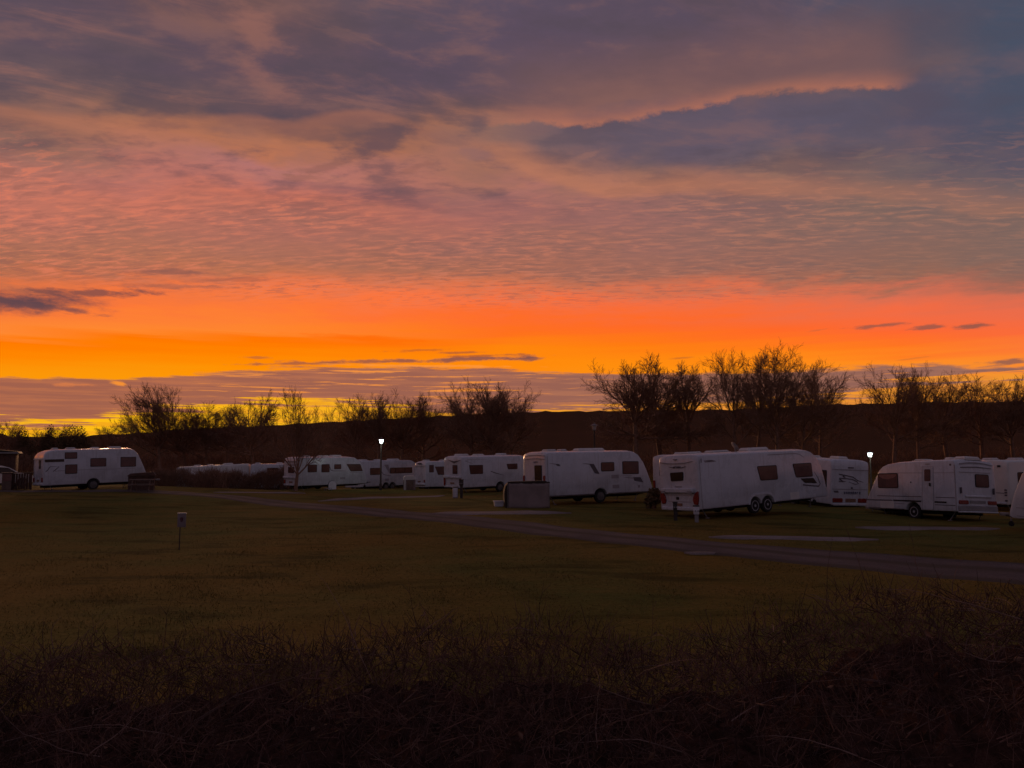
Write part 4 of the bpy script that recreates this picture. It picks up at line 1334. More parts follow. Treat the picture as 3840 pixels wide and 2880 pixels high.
v.line([(3.3, 0.28), (2.75, 0.27)], 0.025, mat=M_DECAL2)
v.line([(1.10, 0.26), (0.10, 0.25)], 0.03, mat=M_DECAL)
v.line([(4.86, 0.06), (2.76, 0.02)], 0.03, mat=M_DECAL, name='skirt_rail')
v.line([(3.6, 1.66), (0.1, 1.62)], 0.018, mat=M_DECAL2)
v.line([(0.06, 0.05), (0.06, 1.95)], 0.03, mat=M_DECAL2, name='awning_rail')
v.decal(rect(3.33, 0.05, 4.12, 0.37), mat=M_CREAM, r=0.02, t=0.009, name='locker_door')
v.decal(rect(0.2, 1.92, 0.30, 2.0), mat=M_DECAL, r=0.03, name='corner_marker')
v.decal([(2.30, 1.20), (2.36, 1.20), (2.36, 1.26), (2.30, 1.26)], mat=M_RUBBER, r=0.02, t=0.012, name='lock')
v.decal(rect(1.28, 2.0, 1.50, 2.04), mat=M_DECAL2, r=0.01, t=0.02, name='awning_lamp')
v.window(rect(1.08, 1.04, 1.86, 1.60), on='rear', r=0.09)
v.line([(0.25, 2.00), (0.75, 2.07), (1.1, 2.08), (1.6, 2.06), (2.15, 1.99)], 0.05, on='rear', mat=M_DECAL2)
v.line([(0.29, 1.86), (1.19, 1.90), (2.06, 1.86)], 0.035, on='rear', mat=M_DECAL)
v.line([(0.20, 1.66), (1.95, 1.67)], 0.02, on='rear', mat=M_DECAL2)
v.rear_lights(rect(0.08, 0.32, 0.61, 0.48), rect(1.72, 0.32, 2.22, 0.48))
v.bumper(0.45, 1.95, 0.60, 0.70, 0.05)
v.decal(rect(0.7, 0.36, 1.6, 0.48), on='rear', mat=M_GREYBOX, r=0.02, t=0.02, name='number_plate')
v.bumper(0.05, 2.20, 0.02, 0.27, 0.10, M_GREYBOX)
v.bumper(0.05, 2.20, -0.04, 0.03, 0.13, M_WHITE)
for a in (0.21, 2.08):
    panel('grab_handle', rect(a - 0.03, 0.76, a + 0.03, 1.02), v.rear, M_DECAL, v.root, 0.02, 0.06)

# --- pale van behind it, and the nose of one coming in at the right edge
v = Van('caravan', 'pale caravan behind the older one with the side door, tail corner showing', (24.75, 38.6, 0.22), 27.0, 0.0, -1.0, 6.0, 1,
        nose(6.0, 2.15), wheels=(2.8,), rim='cap', body=M_CREAM, roofs=((0.25, 0.8), (2.4, 3.0)))
v.line([(0.72, 1.85), (0.85, 1.3), (1.1, 0.95)], 0.03, on='rear', mat=M_DECAL)
for zz in (0.15, 0.42, 0.55, 0.68):
    v.decal(rect(0.10, zz, 0.22, zz + 0.08), on='rear', mat=M_DECAL, r=0.02, t=0.02, name='lamp')
v.decal(rect(0.35, 1.86, 0.5, 1.96), on='rear', mat=M_RUBBER, r=0.03, t=0.02, name='corner_marker')
v.line([(0.25, 0.56), (0.9, 0.58)], 0.03, on='rear', mat=M_DECAL)
v.bumper(0.15, 2.1, 0.0, 0.12, 0.06)
v.window(rect(0.8, 1.0, 1.8, 1.6))
L13 = 6.2
v = Van('caravan', 'white caravan whose sloping nose enters at the right edge', (20.95, 23.3, 0.40), 113.0, 0.0, 0.0, L13, -1,
        nose(L13, 2.15), wheels=(2.9,), rim='cap', roofs=((1.0, 1.6), (3.2, 3.9)))
v.window(rect(4.35, 0.95, 5.45, 1.62), r=0.08, glass=M_DARKGLASS)
v.window(rect(1.0, 0.95, 2.1, 1.62), r=0.08, glass=M_DARKGLASS)
v.line([(5.9, 0.10), (3.4, 0.10)], 0.03, name='skirt_rail')
v.line([(5.6, 0.66), (4.6, 0.66)], 0.05)
v.line([(5.9, 0.40), (5.0, 0.40)], 0.03)

# --- two far vans half hidden by the bare hedge
v = Van('caravan', 'far white caravan behind the bare hedge, left one of two low roofs', (-31.2, 72.0, -0.84), 12.0, 2.6, 0.0, 6.5, 1,
        [(6.2, 2.15), (6.42, 2.08), (6.5, 1.85), (6.5, 0.0)], wheels=(2.9,), rim='cap', body=M_CREAM, roofs=((1.4, 2.0), (2.6, 3.1), (4.0, 4.9, 0.12)))
v.window(rect(0.6, 0.95, 1.6, 1.45))
v.window(rect(4.2, 0.95, 5.3, 1.45))
v = Van('caravan', 'far white caravan behind the bare hedge with one high window, right of two', (-24.3, 71.8, -0.56), 16.0, 0.4, 0.0, 6.0, 1,
        nose(6.0, 2.15), wheels=(2.8,), rim='cap', roofs=((0.4, 0.9), (2.3, 2.9)))
v.window(rect(1.5, 1.35, 2.5, 1.85))
v.window(rect(3.6, 1.0, 4.6, 1.6))


# ------------------------------------------------------------------ bare trees
def grow_tree(seed, height, width, fork=0.28, limbs=8, up=0.35, lean=(0.0, 0.0), fine=5, thick=1.0, wide=0.9):
    """short trunk breaking into many slim limbs, then branches, twigs and fine twigs; scaled to height x width"""
    rnd = random.Random(seed)
    thick_s, thin_s = [], []

    def rot_dir(d, ang, az=None):
        o = d.orthogonal().normalized()
        ax = Matrix.Rotation(rnd.uniform(0, 2 * math.pi) if az is None else az, 3, d) @ o
        return (Matrix.Rotation(ang, 3, ax) @ d).normalized()

    def branch(p, d, ln, r, lev):
        ns = (3, 6, 4, 2, 1)[lev]
        pts = [(p, r)]
        wob = (0.05, 0.10, 0.13, 0.16, 0.18)[lev]
        for i in range(ns):
            d = (d + Vector((rnd.gauss(0, wob), rnd.gauss(0, wob), rnd.gauss(0, wob) + up * (0.0, 0.07, 0.12, 0.20, 0.22)[lev]))
                 + Vector((lean[0], lean[1], 0)) * (0.0, 0.10, 0.14, 0.14, 0.10)[lev]).normalized()
            p = p + d * (ln / ns)
            rr = r * (1 - (0.35, 0.72, 0.70, 0.6, 0.5)[lev] * (i + 1) / ns)
            pts.append((p, rr))
        dest = thick_s if lev < 2 else thin_s
        for (a, ra), (b, rb) in zip(pts, pts[1:]):
            dest.append((a, b, ra, rb))
        if lev == 4:
            return
        n = (limbs, rnd.randint(10, 12), rnd.randint(7, 9), fine)[lev]
        a0 = rnd.uniform(0, 6.28)
        for k in range(n):
            if lev == 0:
                f = 1.0 - 0.55 * (k / n) * rnd.random()
            else:
                lo_ = (0, 0.16, 0.12, 0.1)[lev]
                f = lo_ + (1 - lo_) * (k + rnd.random()) / n
                f = min(f, 0.999)
            x = f * ns
            i = min(ns - 1, int(x))
            t = x - i
            q = pts[i][0].lerp(pts[i + 1][0], t)
            rq = pts[i][1] * (1 - t) + pts[i + 1][1] * t
            dd = (pts[i + 1][0] - pts[i][0]).normalized()
            if lev == 0:
                ang = 0.08 + wide * (k / max(1, n - 1)) ** 0.9
                nl = (1 - fork) * (1.05 - 0.10 * ang) * rnd.uniform(0.85, 1.1)
                branch(q, rot_dir(dd, ang, a0 + k * 2.4), nl, rq * rnd.uniform(0.42, 0.6), 1)
            else:
                ang = (0, rnd.uniform(0.35, 0.75), rnd.uniform(0.35, 0.8), rnd.uniform(0.3, 0.8))[lev]
                nl = ln * ((0, 0.46, 0.48, 0.55)[lev]) * rnd.uniform(0.7, 1.2) * (1.15 - 0.35 * f)
                branch(q, rot_dir(dd, ang), nl, rq * 0.6, lev + 1)

    branch(Vector((0, 0, 0)), Vector((lean[0] * 0.2, lean[1] * 0.2, 1)).normalized(), fork, 0.024 * thick, 0)
    allp = np.array([s[1] for s in thick_s + thin_s])
    zs = height / np.percentile(allp[:, 2], 99.6)
    xs = width / max(1e-3, (np.percentile(allp[:, 0], 98.5) - np.percentile(allp[:, 0], 1.5)))
    sc = np.array([xs, xs, zs])

    def arr(lst, lo):
        P0 = np.array([s[0] for s in lst]) * sc
        P1 = np.array([s[1] for s in lst]) * sc
        r0 = np.maximum(np.array([s[2] for s in lst]) * zs, lo)
        r1 = np.maximum(np.array([s[3] for s in lst]) * zs, lo * 0.8)
        return P0, P1, r0, r1
    return arr(thick_s, 0.016), arr(thin_s, 0.0085)


TREE_FORMS = {   # fork height, limbs, upsweep, lean, widest limb angle
    'dome': (0.55, 14, 0.20, 0.0, 1.45), 'dome_b': (0.55, 13, 0.22, 0.02, 1.40), 'tall': (0.54, 10, 0.30, -0.04, 1.05), 'tall_b': (0.54, 13, 0.38, -0.24, 1.0),
    'low': (0.56, 13, 0.35, 0.0, 1.4), 'low_b': (0.54, 13, 0.40, -0.12, 1.35), 'low_c': (0.56, 12, 0.30, 0.08, 1.4),
    'fan': (0.42, 14, 0.45, -0.55, 1.15), 'forked': (0.24, 7, 0.45, -0.05, 0.85), 'spiky': (0.54, 13, 0.50, -0.06, 1.25), 'spiky_b': (0.54, 13, 0.50, 0.04, 1.25),
}
TREE_MESH = {}


def tree_meshes(form):
    """one set of meshes per form, grown 9 m tall and 6 m wide"""
    if form not in TREE_MESH:
        fork, limbs, up, lx, wide = TREE_FORMS[form]
        A, B = grow_tree(sum(map(ord, form)) * 7, 9.0, 6.0, fork=fork, limbs=limbs, up=up, lean=(lx, 0.0), wide=wide)
        a = sticks('trunk', *A, M_BARK, None, sides=6)
        b = sticks('crown', *B, M_TWIG, None)
        TREE_MESH[form] = (a.data, b.data)
        bpy.data.objects.remove(a)
        bpy.data.objects.remove(b)
    return TREE_MESH[form]


def bare_tree(x, y, height, width, label, form, rz):
    root = thing('bare_tree', label, 'tree', (x, y, gz(x, y) - 0.05), rz, 'bare winter trees behind the caravans')
    root.scale = (width / 6.0, width / 6.0, height / 9.0)
    a, b = tree_meshes(form)
    link('trunk', a, None, root)
    link('crown', b, None, root)
    return root


TREES = [   # x, y, height, width, form, turn, label
    (-62.3, 95.0, 6.0, 4.3, 'low', 0, 'small dense bare tree at the left edge of the skyline'),
    (-63.6, 104.0, 5.5, 4.7, 'low_b', 140, 'small bare tree on the skyline between the left edge and the first round shrub'),
    (-60.5, 104.0, 5.8, 4.7, 'low_c', 0, 'small bare tree on the skyline between the two round shrubs'),
    (-52.5, 102.0, 5.7, 6.0, 'low', 180, 'low bare tree on the skyline right of the round shrubs'),
    (-37.1, 82.0, 10.1, 7.7, 'fan', 0, 'tall fan-shaped bare tree leaning left above the leftmost caravan roof'),
    (-35.4, 84.0, 7.8, 7.6, 'low_b', 30, 'low bare tree joined to the right of the tall left-leaning one'),
    (-33.2, 84.0, 8.2, 7.9, 'low_c', 200, 'low bare tree with dense twigs, second right of the left-leaning one'),
    (-31.4, 85.0, 8.0, 7.7, 'low', 90, 'low bare tree with dense twigs just left of the forked tree crown'),
    (-26.8, 80.0, 9.5, 6.4, 'spiky', 180, 'bare tree standing just behind the left side of the forked tree'),
    (-15.9, 57.0, 7.5, 5.3, 'forked', 0, 'forked bare tree with its trunk in front of a white caravan'),
    (-16.7, 84.0, 9.2, 6.7, 'low_b', 0, 'leftmost bare tree of the clump above the lit lantern'),
    (-14.2, 82.0, 9.5, 6.5, 'spiky_b', 30, 'bare upright tree directly above the lit lantern'),
    (-12.0, 83.0, 9.6, 6.9, 'spiky', 90, 'bare tree right above the far twin-axle caravan'),
    (-9.7, 85.0, 9.4, 6.5, 'spiky_b', 200, 'rightmost bare tree of the clump above the lit lantern'),
    (-4.4, 80.0, 10.2, 7.2, 'spiky', 0, 'left tree of the spiky bare clump above the triangle-marked caravan'),
    (-2.0, 79.0, 10.6, 7.4, 'spiky_b', 120, 'tallest tree of the spiky bare clump above the triangle-marked caravan'),
    (0.1, 82.0, 10.3, 6.0, 'spiky', 210, 'right tree of the spiky bare clump, nearest the open gap'),
    (12.2, 76.0, 11.8, 10.0, 'dome', 0, 'broad domed bare tree right of the unlit lantern, left of its group'),
    (15.3, 79.0, 12.4, 9.3, 'dome_b', 60, 'domed bare tree in the middle of the broad domed group'),
    (18.4, 80.0, 11.9, 8.3, 'dome', 160, 'domed bare tree at the right of the broad domed group'),
    (21.8, 74.0, 12.5, 6.2, 'tall', 0, 'slim bare tree with a clear trunk at the left of the tallest group'),
    (24.3, 77.0, 12.7, 5.9, 'dome_b', 200, 'slim bare tree second from left in the tallest group'),
    (25.2, 73.0, 12.9, 7.1, 'tall_b', 0, 'tallest bare tree on the skyline, dense top leaning left'),
    (28.3, 76.0, 12.0, 6.6, 'tall', 150, 'dense bare tree right of the tallest one'),
    (31.5, 79.0, 10.9, 6.8, 'low_c', 0, 'lower bare tree at the right end of the tallest group'),
    (39.5, 80.0, 11.4, 6.9, 'spiky', 0, 'spiky bare tree right of the gap above the lit right lantern'),
    (43.2, 82.0, 11.5, 6.3, 'spiky_b', 180, 'spiky bare tree second in the right-hand row'),
    (47.4, 84.0, 10.8, 8.2, 'low_b', 0, 'flat-topped bare tree third in the right-hand row'),
    (51.7, 85.0, 10.6, 8.5, 'low_c', 120, 'flat-topped bare tree fourth in the right-hand row'),
    (53.9, 83.0, 10.2, 7.8, 'low_b', 40, 'bare tree at the right edge of the skyline'),
]
SHRUBS = [
    (-59.5, 99.0, 4.96, 2.13, 'low round evergreen shrub on the skyline near the left edge'),
    (-55.4, 99.0, 5.15, 2.75, 'larger round evergreen shrub on the skyline above the leftmost caravan tail'),
    (-57.6, 99.0, 4.54, 2.06, 'small evergreen shrub between two round ones on the left skyline'),
    (-61.8, 98.0, 4.59, 2.38, 'dark evergreen shrub on the skyline nearest the left edge'),
    (6.6, 36.0, 0.97, 0.62, 'dark bramble bush between the two large middle caravans'),
]


for i, (x, y, h, w, form, rz, label) in enumerate(TREES):
    bare_tree(x, y, h, w, label, form, R(rz))


def round_shrub(x, y, h, w, label, seed, mat=M_EVERGREEN, n=2600):
    """dense bush: leaf-sized faces spread through a lumpy volume, plus stems"""
    r = np.random.default_rng(seed)
    root = thing('round_shrub', label, 'shrub', (x, y, gz(x, y) - 0.05))
    lumps = r.normal(0, 1, (9, 3)) * np.array([w * 0.22, w * 0.22, h * 0.18]) + np.array([0, 0, h * 0.55])
    k = r.integers(0, 9, n)
    d = r.normal(0, 1, (n, 3))
    d /= np.linalg.norm(d, axis=1, keepdims=True)
    P = lumps[k] + d * (r.random((n, 1)) ** 0.4) * np.array([w * 0.30, w * 0.30, h * 0.38])
    P[:, 2] = np.clip(P[:, 2], 0.03, None)
    s = r.uniform(0.05, 0.13, (n, 1))
    a = r.normal(0, 1, (n, 3))
    a /= np.linalg.norm(a, axis=1, keepdims=True)
    b = np.cross(a, r.normal(0, 1, (n, 3)))
    b /= np.linalg.norm(b, axis=1, keepdims=True)
    V = np.stack([P - a * s, P + b * s * 0.6, P + a * s, P - b * s * 0.6], 1).reshape(-1, 3)
    big_mesh('foliage', V, np.arange(n * 4).reshape(-1, 4), mat, root)
    st = r.normal(0, 1, (14, 3)) * np.array([w * 0.2, w * 0.2, 0]) + np.array([0, 0, h * 0.8])
    sticks('stem', np.zeros((14, 3)) + r.normal(0, 0.05, (14, 3)) * [1, 1, 0], st, 0.03, 0.01, M_BARK, root, 5)
    return root


for i, (x, y, h, w, label) in enumerate(SHRUBS):
    round_shrub(x, y, h, w, label, 40 + i, n=int(900 + 500 * h * w))


# ------------------------------------------------------------------ hedges
def hedge_sticks(xs, ys, zs_top, n, ln, rad, r, up=0.6, low=0.0, spread=1.0):
    """n two-jointed twigs filling a volume; xs/ys sampled already, zs_top = local height"""
    h = r.random(n) ** 0.75 * (zs_top - low) + low
    base = np.stack([xs, ys, ground_z(xs, ys) + h], -1)
    d = r.normal(0, 0.6 * spread, (n, 3))
    d[:, 2] = np.abs(d[:, 2]) + up
    d /= np.linalg.norm(d, axis=1, keepdims=True)
    L = r.uniform(ln * 0.5, ln * 1.5, n)[:, None]
    p1 = base + d * L * 0.55
    d2 = d + r.normal(0, 0.35, (n, 3))
    d2 /= np.linalg.norm(d2, axis=1, keepdims=True)
    p2 = p1 + d2 * L * 0.45
    rr = r.uniform(rad * 0.6, rad * 1.4, n)
    P0 = np.concatenate([base - d * L * 0.1, p1])
    P1 = np.concatenate([p1, p2])
    return P0, P1, np.concatenate([rr, rr * 0.75]), np.concatenate([rr * 0.75, rr * 0.35])


def far_hedge(name, pts, height, depth, n, label, seed, ln=0.6, rad=0.014):
    r = np.random.default_rng(seed)
    pts = np.array(pts, float)
    s = np.concatenate([[0], np.cumsum(np.hypot(*np.diff(pts, axis=0).T))])
    t = r.random(n) * s[-1]
    x = np.interp(t, s, pts[:, 0])
    y = np.interp(t, s, pts[:, 1]) + r.normal(0, depth / 2.5, n)
    top = height * (0.85 + 0.2 * np.sin(t * 0.9) * np.sin(t * 0.31 + 1) + 0.12 * np.sin(t * 2.7))
    root = thing(name, label, 'hedge', (float(pts[:, 0].mean()), float(pts[:, 1].mean()), 0))
    off = np.array(root.location)
    P0, P1, r0, r1 = hedge_sticks(x, y, top * 0.8, n, ln, rad, r)
    o = sticks('twigs', P0 - off, P1 - off, r0, r1, M_TWIG, root)
    o['kind'] = 'stuff'
    k = max(20, int(s[-1] / 0.8))
    t = np.linspace(0, s[-1], k)
    x, y = np.interp(t, s, pts[:, 0]), np.interp(t, s, pts[:, 1])
    z = ground_z(x, y)
    P0 = np.stack([x, y, z - 0.05], -1) - off
    P1 = P0 + r.normal(0, 0.2, (k, 3)) * [1, 1, 0] + np.array([0, 0, 1.0]) * height * 0.8
    o = sticks('stems', P0, P1, 0.04, 0.02, M_BARK, root, 5)
    o['kind'] = 'stuff'
    return root


far_hedge('bare_hedge', [(-31, 66.5), (-26, 66.2), (-21, 65.6), (-18.2, 65.2)], 2.05, 1.2, 10000, 'dense bare hedge in front of the two far low caravans', 5, ln=0.45, rad=0.012)
far_hedge('bare_hedgerow', [(-62, 92), (-40, 90), (-20, 88), (0, 86), (20, 85), (45, 86), (70, 88)], 2.6, 2.2, 15000, 'long dark hedgerow along the foot of the hill', 6, ln=0.9, rad=0.02)
far_hedge('bare_hedge', [(-25.5, 62.5), (-23.0, 60.5), (-21.6, 58.5)], 1.5, 1.2, 1500, 'dark bare hedge right of the long caravan at far left', 8, ln=0.5, rad=0.014)


def front_hedge():
    r = np.random.default_rng(11)
    prof_x = np.array([-9, -4.2, -3, -2, -1, 0, 0.8, 1.6, 2.2, 2.7, 3.3, 4.0, 9])
    prof_z = np.array([1.36, 1.38, 1.44, 1.48, 1.53, 1.56, 1.52, 1.52, 1.66, 1.80, 1.88, 1.84, 1.8])
    root = thing('thorn_hedge', 'unkempt dark thorn hedge filling the foreground', 'hedge', (0, 5.4, gz(0, 5.4)))
    off = np.array(root.location)

    def top(x, y):
        b = np.interp(x, prof_x, prof_z)
        b = b + 0.07 * np.sin(x * 2.3 + 0.7) * np.sin(y * 2.1) + 0.05 * np.sin(x * 5.1 + y * 3) + 0.04 * np.sin(x * 9.7 + 1)
        e = np.clip((y - 3.9) / 0.5, 0, 1) * np.clip((6.7 - y) / 0.5, 0, 1)
        return b * (0.55 + 0.45 * np.sqrt(e))

    # opaque dark sheet added inside the hedge to block see-through and deepen its shade
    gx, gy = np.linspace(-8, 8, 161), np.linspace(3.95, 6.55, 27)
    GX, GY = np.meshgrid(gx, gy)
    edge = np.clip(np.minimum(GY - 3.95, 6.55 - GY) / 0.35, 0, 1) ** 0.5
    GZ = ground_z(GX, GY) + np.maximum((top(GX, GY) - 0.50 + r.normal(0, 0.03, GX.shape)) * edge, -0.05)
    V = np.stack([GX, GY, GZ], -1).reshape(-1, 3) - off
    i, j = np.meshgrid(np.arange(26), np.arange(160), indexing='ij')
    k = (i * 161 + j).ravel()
    big_mesh('opaque_core', V, np.stack([k, k + 1, k + 162, k + 161], -1), material('opaque_core', (0.070, 0.036, 0.028), 1.0, 0.5, 9.0, bump=1.0, bscale=45, spec=0.0), root)
    # crowded twigs
    n = 26000
    x = r.uniform(-7.5, 7.5, n)
    y = r.uniform(3.8, 6.8, n)
    tz = top(x, y)
    P0, P1, r0, r1 = hedge_sticks(x, y, tz - 0.08, n, 0.17, 0.0030, r, up=0.05, low=np.maximum(0.05, tz - 0.62), spread=1.2)
    o = sticks('twigs', P0 - off, P1 - off, r0, r1, M_HEDGE, root)
    o['kind'] = 'stuff'
    # old woody stems inside
    n = 2600
    x, y = r.uniform(-7.5, 7.5, n), r.uniform(4.0, 6.6, n)
    b = np.stack([x, y, ground_z(x, y) - 0.02], -1)
    d = r.normal(0, 0.35, (n, 3))
    d[:, 2] = 1
    h = (top(x, y) * r.uniform(0.4, 0.75, n))[:, None]
    m1 = b + d * h * 0.5
    m2 = m1 + (d + r.normal(0, 0.4, (n, 3))) * h * 0.45
    o = sticks('stems', np.concatenate([b, m1]) - off, np.concatenate([m1, m2]) - off, np.repeat([0.011, 0.008], n), np.repeat([0.008, 0.004], n), M_HEDGE, root, 4)
    o['kind'] = 'stuff'
    # fine shoots standing above the clipped top
    n = 2200
    x = r.uniform(-7, 7, n)
    y = r.uniform(5.0, 6.7, n)
    b = np.stack([x, y, ground_z(x, y) + top(x, y) - 0.10], -1)
    clump = 0.5 + 0.5 * np.sin(x * 3.3 + 1.5) * np.sin(x * 1.1 + 0.4)
    d = r.normal(0, 0.62, (n, 3))
    d[:, 2] = 1
    d /= np.linalg.norm(d, axis=1, keepdims=True)
    L = (r.uniform(0.08, 0.22, n) * (0.6 + 0.8 * clump))[:, None]
    m1 = b + d * L * 0.6
    m2 = m1 + (d + r.normal(0, 0.25, (n, 3))) * L * 0.5
    o = sticks('shoots', np.concatenate([b, m1]) - off, np.concatenate([m1, m2]) - off, 0.0026, 0.0014, M_HEDGE, root)
    o['kind'] = 'stuff'
    # long arching brambles and old stalks
    P0, P1, R0, R1 = [], [], [], []
    for i in range(330):
        far_top = i % 2
        x, y = r.uniform(-6, 6), (r.uniform(5.4, 6.5) if far_top else r.uniform(4.1, 5.6))
        p = np.array([x, y, gz(x, y) + float(top(np.array(x), np.array(y))) * (r.uniform(0.85, 1.0) if far_top else r.uniform(0.6, 0.95))])
        d = np.array([r.normal(0, 1), r.normal(0, 0.6), r.uniform(0.0, 0.7)])
        d /= np.linalg.norm(d)
        ln = r.uniform(0.12, 0.40) if far_top else r.uniform(0.3, 1.0)
        rad = r.uniform(0.0022, 0.0042)
        for k in range(7):
            q = p + d * ln / 7
            P0.append(p); P1.append(q); R0.append(rad * (1 - k * 0.11)); R1.append(rad * (1 - (k + 1) * 0.11))
            p = q
            d = d + np.array([r.normal(0, 0.14), r.normal(0, 0.14), r.normal(-0.05, 0.1)])
            d /= np.linalg.norm(d)
    o = sticks('brambles', np.array(P0) - off, np.array(P1) - off, np.array(R0), np.array(R1),
               material('bramble', (0.19, 0.115, 0.095), 0.7, 0.55, 2.0), root, 4)
    o['kind'] = 'stuff'
    # tall single stalks that reach above the hedge
    for (sx, sy, h, lx) in ((-2.75, 6.2, 0.34, 0.05), (-0.75, 6.3, 0.40, -0.10), (-3.6, 6.1, 0.26, -0.06), (1.1, 6.3, 0.34, 0.04), (2.55, 6.4, 0.62, 0.10), (2.95, 6.4, 0.70, -0.18), (3.35, 6.4, 0.62, -0.10), (-1.5, 6.2, 0.26, 0.08), (0.2, 6.3, 0.30, 0.05)):
        z0 = gz(sx, sy) + float(top(np.array(sx), np.array(sy))) - 0.1
        pts = [Vector((sx, sy, z0))]
        for k in range(4):
            pts.append(pts[-1] + Vector((lx * 0.3 + random.gauss(0, 0.012), random.gauss(0, 0.02), (h + 0.1) / 4)))
        bm = bmesh.new()
        for k in range(4):
            tube_into(bm, pts[k], pts[k + 1], 0.003 * (1 - k * 0.2), 0.003 * (1 - (k + 1) * 0.2), 5)
            if k:
                tube_into(bm, pts[k], pts[k] + Vector((random.uniform(-0.08, 0.08), 0.02, 0.07)), 0.002, 0.001, 4)
        bmesh.ops.translate(bm, vec=-Vector(off), verts=bm.verts[:])
        link('stalk', finish(bm, 'stalk'), M_HEDGE, root)
    # a few clinging dead leaves
    n = 1500
    x, y = r.uniform(-7, 7, n), r.uniform(4.0, 6.6, n)
    dens = np.interp(x, [-7, 1.5, 3, 7], [0.35, 0.45, 1, 1])
    k = r.random(n) < dens
    x, y = x[k], y[k]
    n = len(x)
    P = np.stack([x, y, ground_z(x, y) + top(x, y) * r.uniform(0.7, 1.02, n)], -1) - off
    s = r.uniform(0.012, 0.032, (n, 1))
    a = r.normal(0, 1, (n, 3))
    a /= np.linalg.norm(a, axis=1, keepdims=True)
    b = np.cross(a, r.normal(0, 1, (n, 3)))
    b /= np.linalg.norm(b, axis=1, keepdims=True)
    c = np.cross(a, b)
    V = np.stack([P - a * s, P + b * s * 0.5 + c * s * 0.2, P + a * s, P - b * s * 0.5 + c * s * 0.25], 1).reshape(-1, 3)
    o = big_mesh('dead_leaves', V, np.arange(n * 4).reshape(-1, 4), M_LEAF, root)
    o['kind'] = 'stuff'


front_hedge()


# ------------------------------------------------------------------ lamps
def lamp_post(x, y, top_z, label, lit):
    z0 = gz(x, y)
    root = thing('lamp_post', label, 'street lamp', (x, y, z0), 0, 'lantern lamp posts of the site')
    h = top_z - z0
    lathe('post', [(0.11, -0.1), (0.11, 0.5), (0.075, 0.55), (0.05, h - 0.46), (0.05, h - 0.34)], M_POST, root, n=14)
    lathe('collar', [(0.06, h - 0.36), (0.12, h - 0.33), (0.13, h - 0.30), (0.08, h - 0.28)], M_LAMPMETAL, root, n=16)
    g = lathe('lantern', [(0.10, h - 0.29), (0.145, h - 0.10), (0.155, h - 0.04), (0.12, h - 0.02)], M_LIT if lit else M_FROST, root, n=12)
    hat = lathe('hat', [(0.14, h - 0.035), (0.27, h - 0.03), (0.27, h - 0.015), (0.12, h + 0.05), (0.04, h + 0.07), (0.03, h + 0.08)], M_LAMPMETAL, root, n=24)
    lathe('finial', [(0.03, h + 0.075), (0.05, h + 0.11), (0.03, h + 0.15), (0.008, h + 0.17)], M_LAMPMETAL, hat, n=12)
    if lit:
        d = bpy.data.lights.new('lantern_light', 'POINT')
        d.energy = 30
        d.color = (0.85, 1.0, 0.96)
        d.shadow_soft_size = 0.15
        o = bpy.data.objects.new('lantern_light', d)
        COL.objects.link(o)
        o.parent = root
        o.location = (0, -0.25, h - 0.18)


lamp_post(-10.17, 60.0, 3.78, 'lit lantern glowing white against the hill, left of centre', True)
lamp_post(5.34, 50.0, 4.55, 'unlit lantern with a wide hat above the middle caravan', False)
lamp_post(25.95, 56.0, 2.76, 'lit lantern just above the caravan roofs on the right', True)


# ------------------------------------------------------------------ small things on the site
def storage_tent():
    x, y = 0.72, 36.25
    root = thing('storage_tent', 'low brownish storage tent with a flat cloth front, before the middle caravan', 'tent', (x, y, gz(x, y)), R(4))
    # rounded dark shell, pale front cloth
    prof = [(-1.02, 0.0), (-1.06, 0.7), (-1.0, 1.05), (-0.78, 1.22), (0.86, 1.26), (1.0, 1.18), (1.0, 0.0)]
    P = round_poly(prof, 0.12, 3)
    bm = bmesh.new()
    a = [bm.verts.new((p.x - 0.06, -0.5, max(p.y, 0))) for p in P]
    b = [bm.verts.new((p.x * 0.96 - 0.10, 0.45, max(p.y * 0.98, 0))) for p in P]
    n = len(P)
    for i in range(n):
        bm.faces.new((a[i], a[(i + 1) % n], b[(i + 1) % n], b[i]))
    bm.faces.new(a[::-1])
    bm.faces.new(b)
    link('shell', finish(bm, 'shell'), M_DARKCLOTH, root)
    # front cloth, sagging, slightly curled at the foot
    nx, nz = 16, 10
    V, F = [], []
    for j in range(nz + 1):
        for i in range(nx + 1):
            u, w = i / nx, j / nz
            V.append((-0.92 + 1.88 * u, -0.53 - 0.05 * (1 - w) ** 2 + 0.015 * math.sin(u * 9 + w * 3), 0.03 + 1.10 * w - 0.03 * math.sin(u * 3.14) * (1 - w) + (0.03 if (j == nz and i % 5 == 0) else 0)))
    for j in range(nz):
        for i in range(nx):
            k = j * (nx + 1) + i
            F.append((k, k + 1, k + nx + 2, k + nx + 1))
    o = big_mesh('front_cloth', np.array(V), np.array(F), M_TENT, root, smooth=True)
    sol = o.modifiers.new('thick', 'SOLIDIFY')
    sol.thickness = 0.012
    for sx in (-0.95, 0.97):
        tube('pole', (sx, -0.54, 0), (sx, -0.52, 1.22), 0.014, M_STEEL, root)
    bm = bmesh.new()
    box_into(bm, (0.02, -0.52, 1.185), (1.95, 0.05, 0.06), 0.015)
    link('top_hem', finish(bm, 'top_hem'), M_DARKCLOTH, root)


storage_tent()


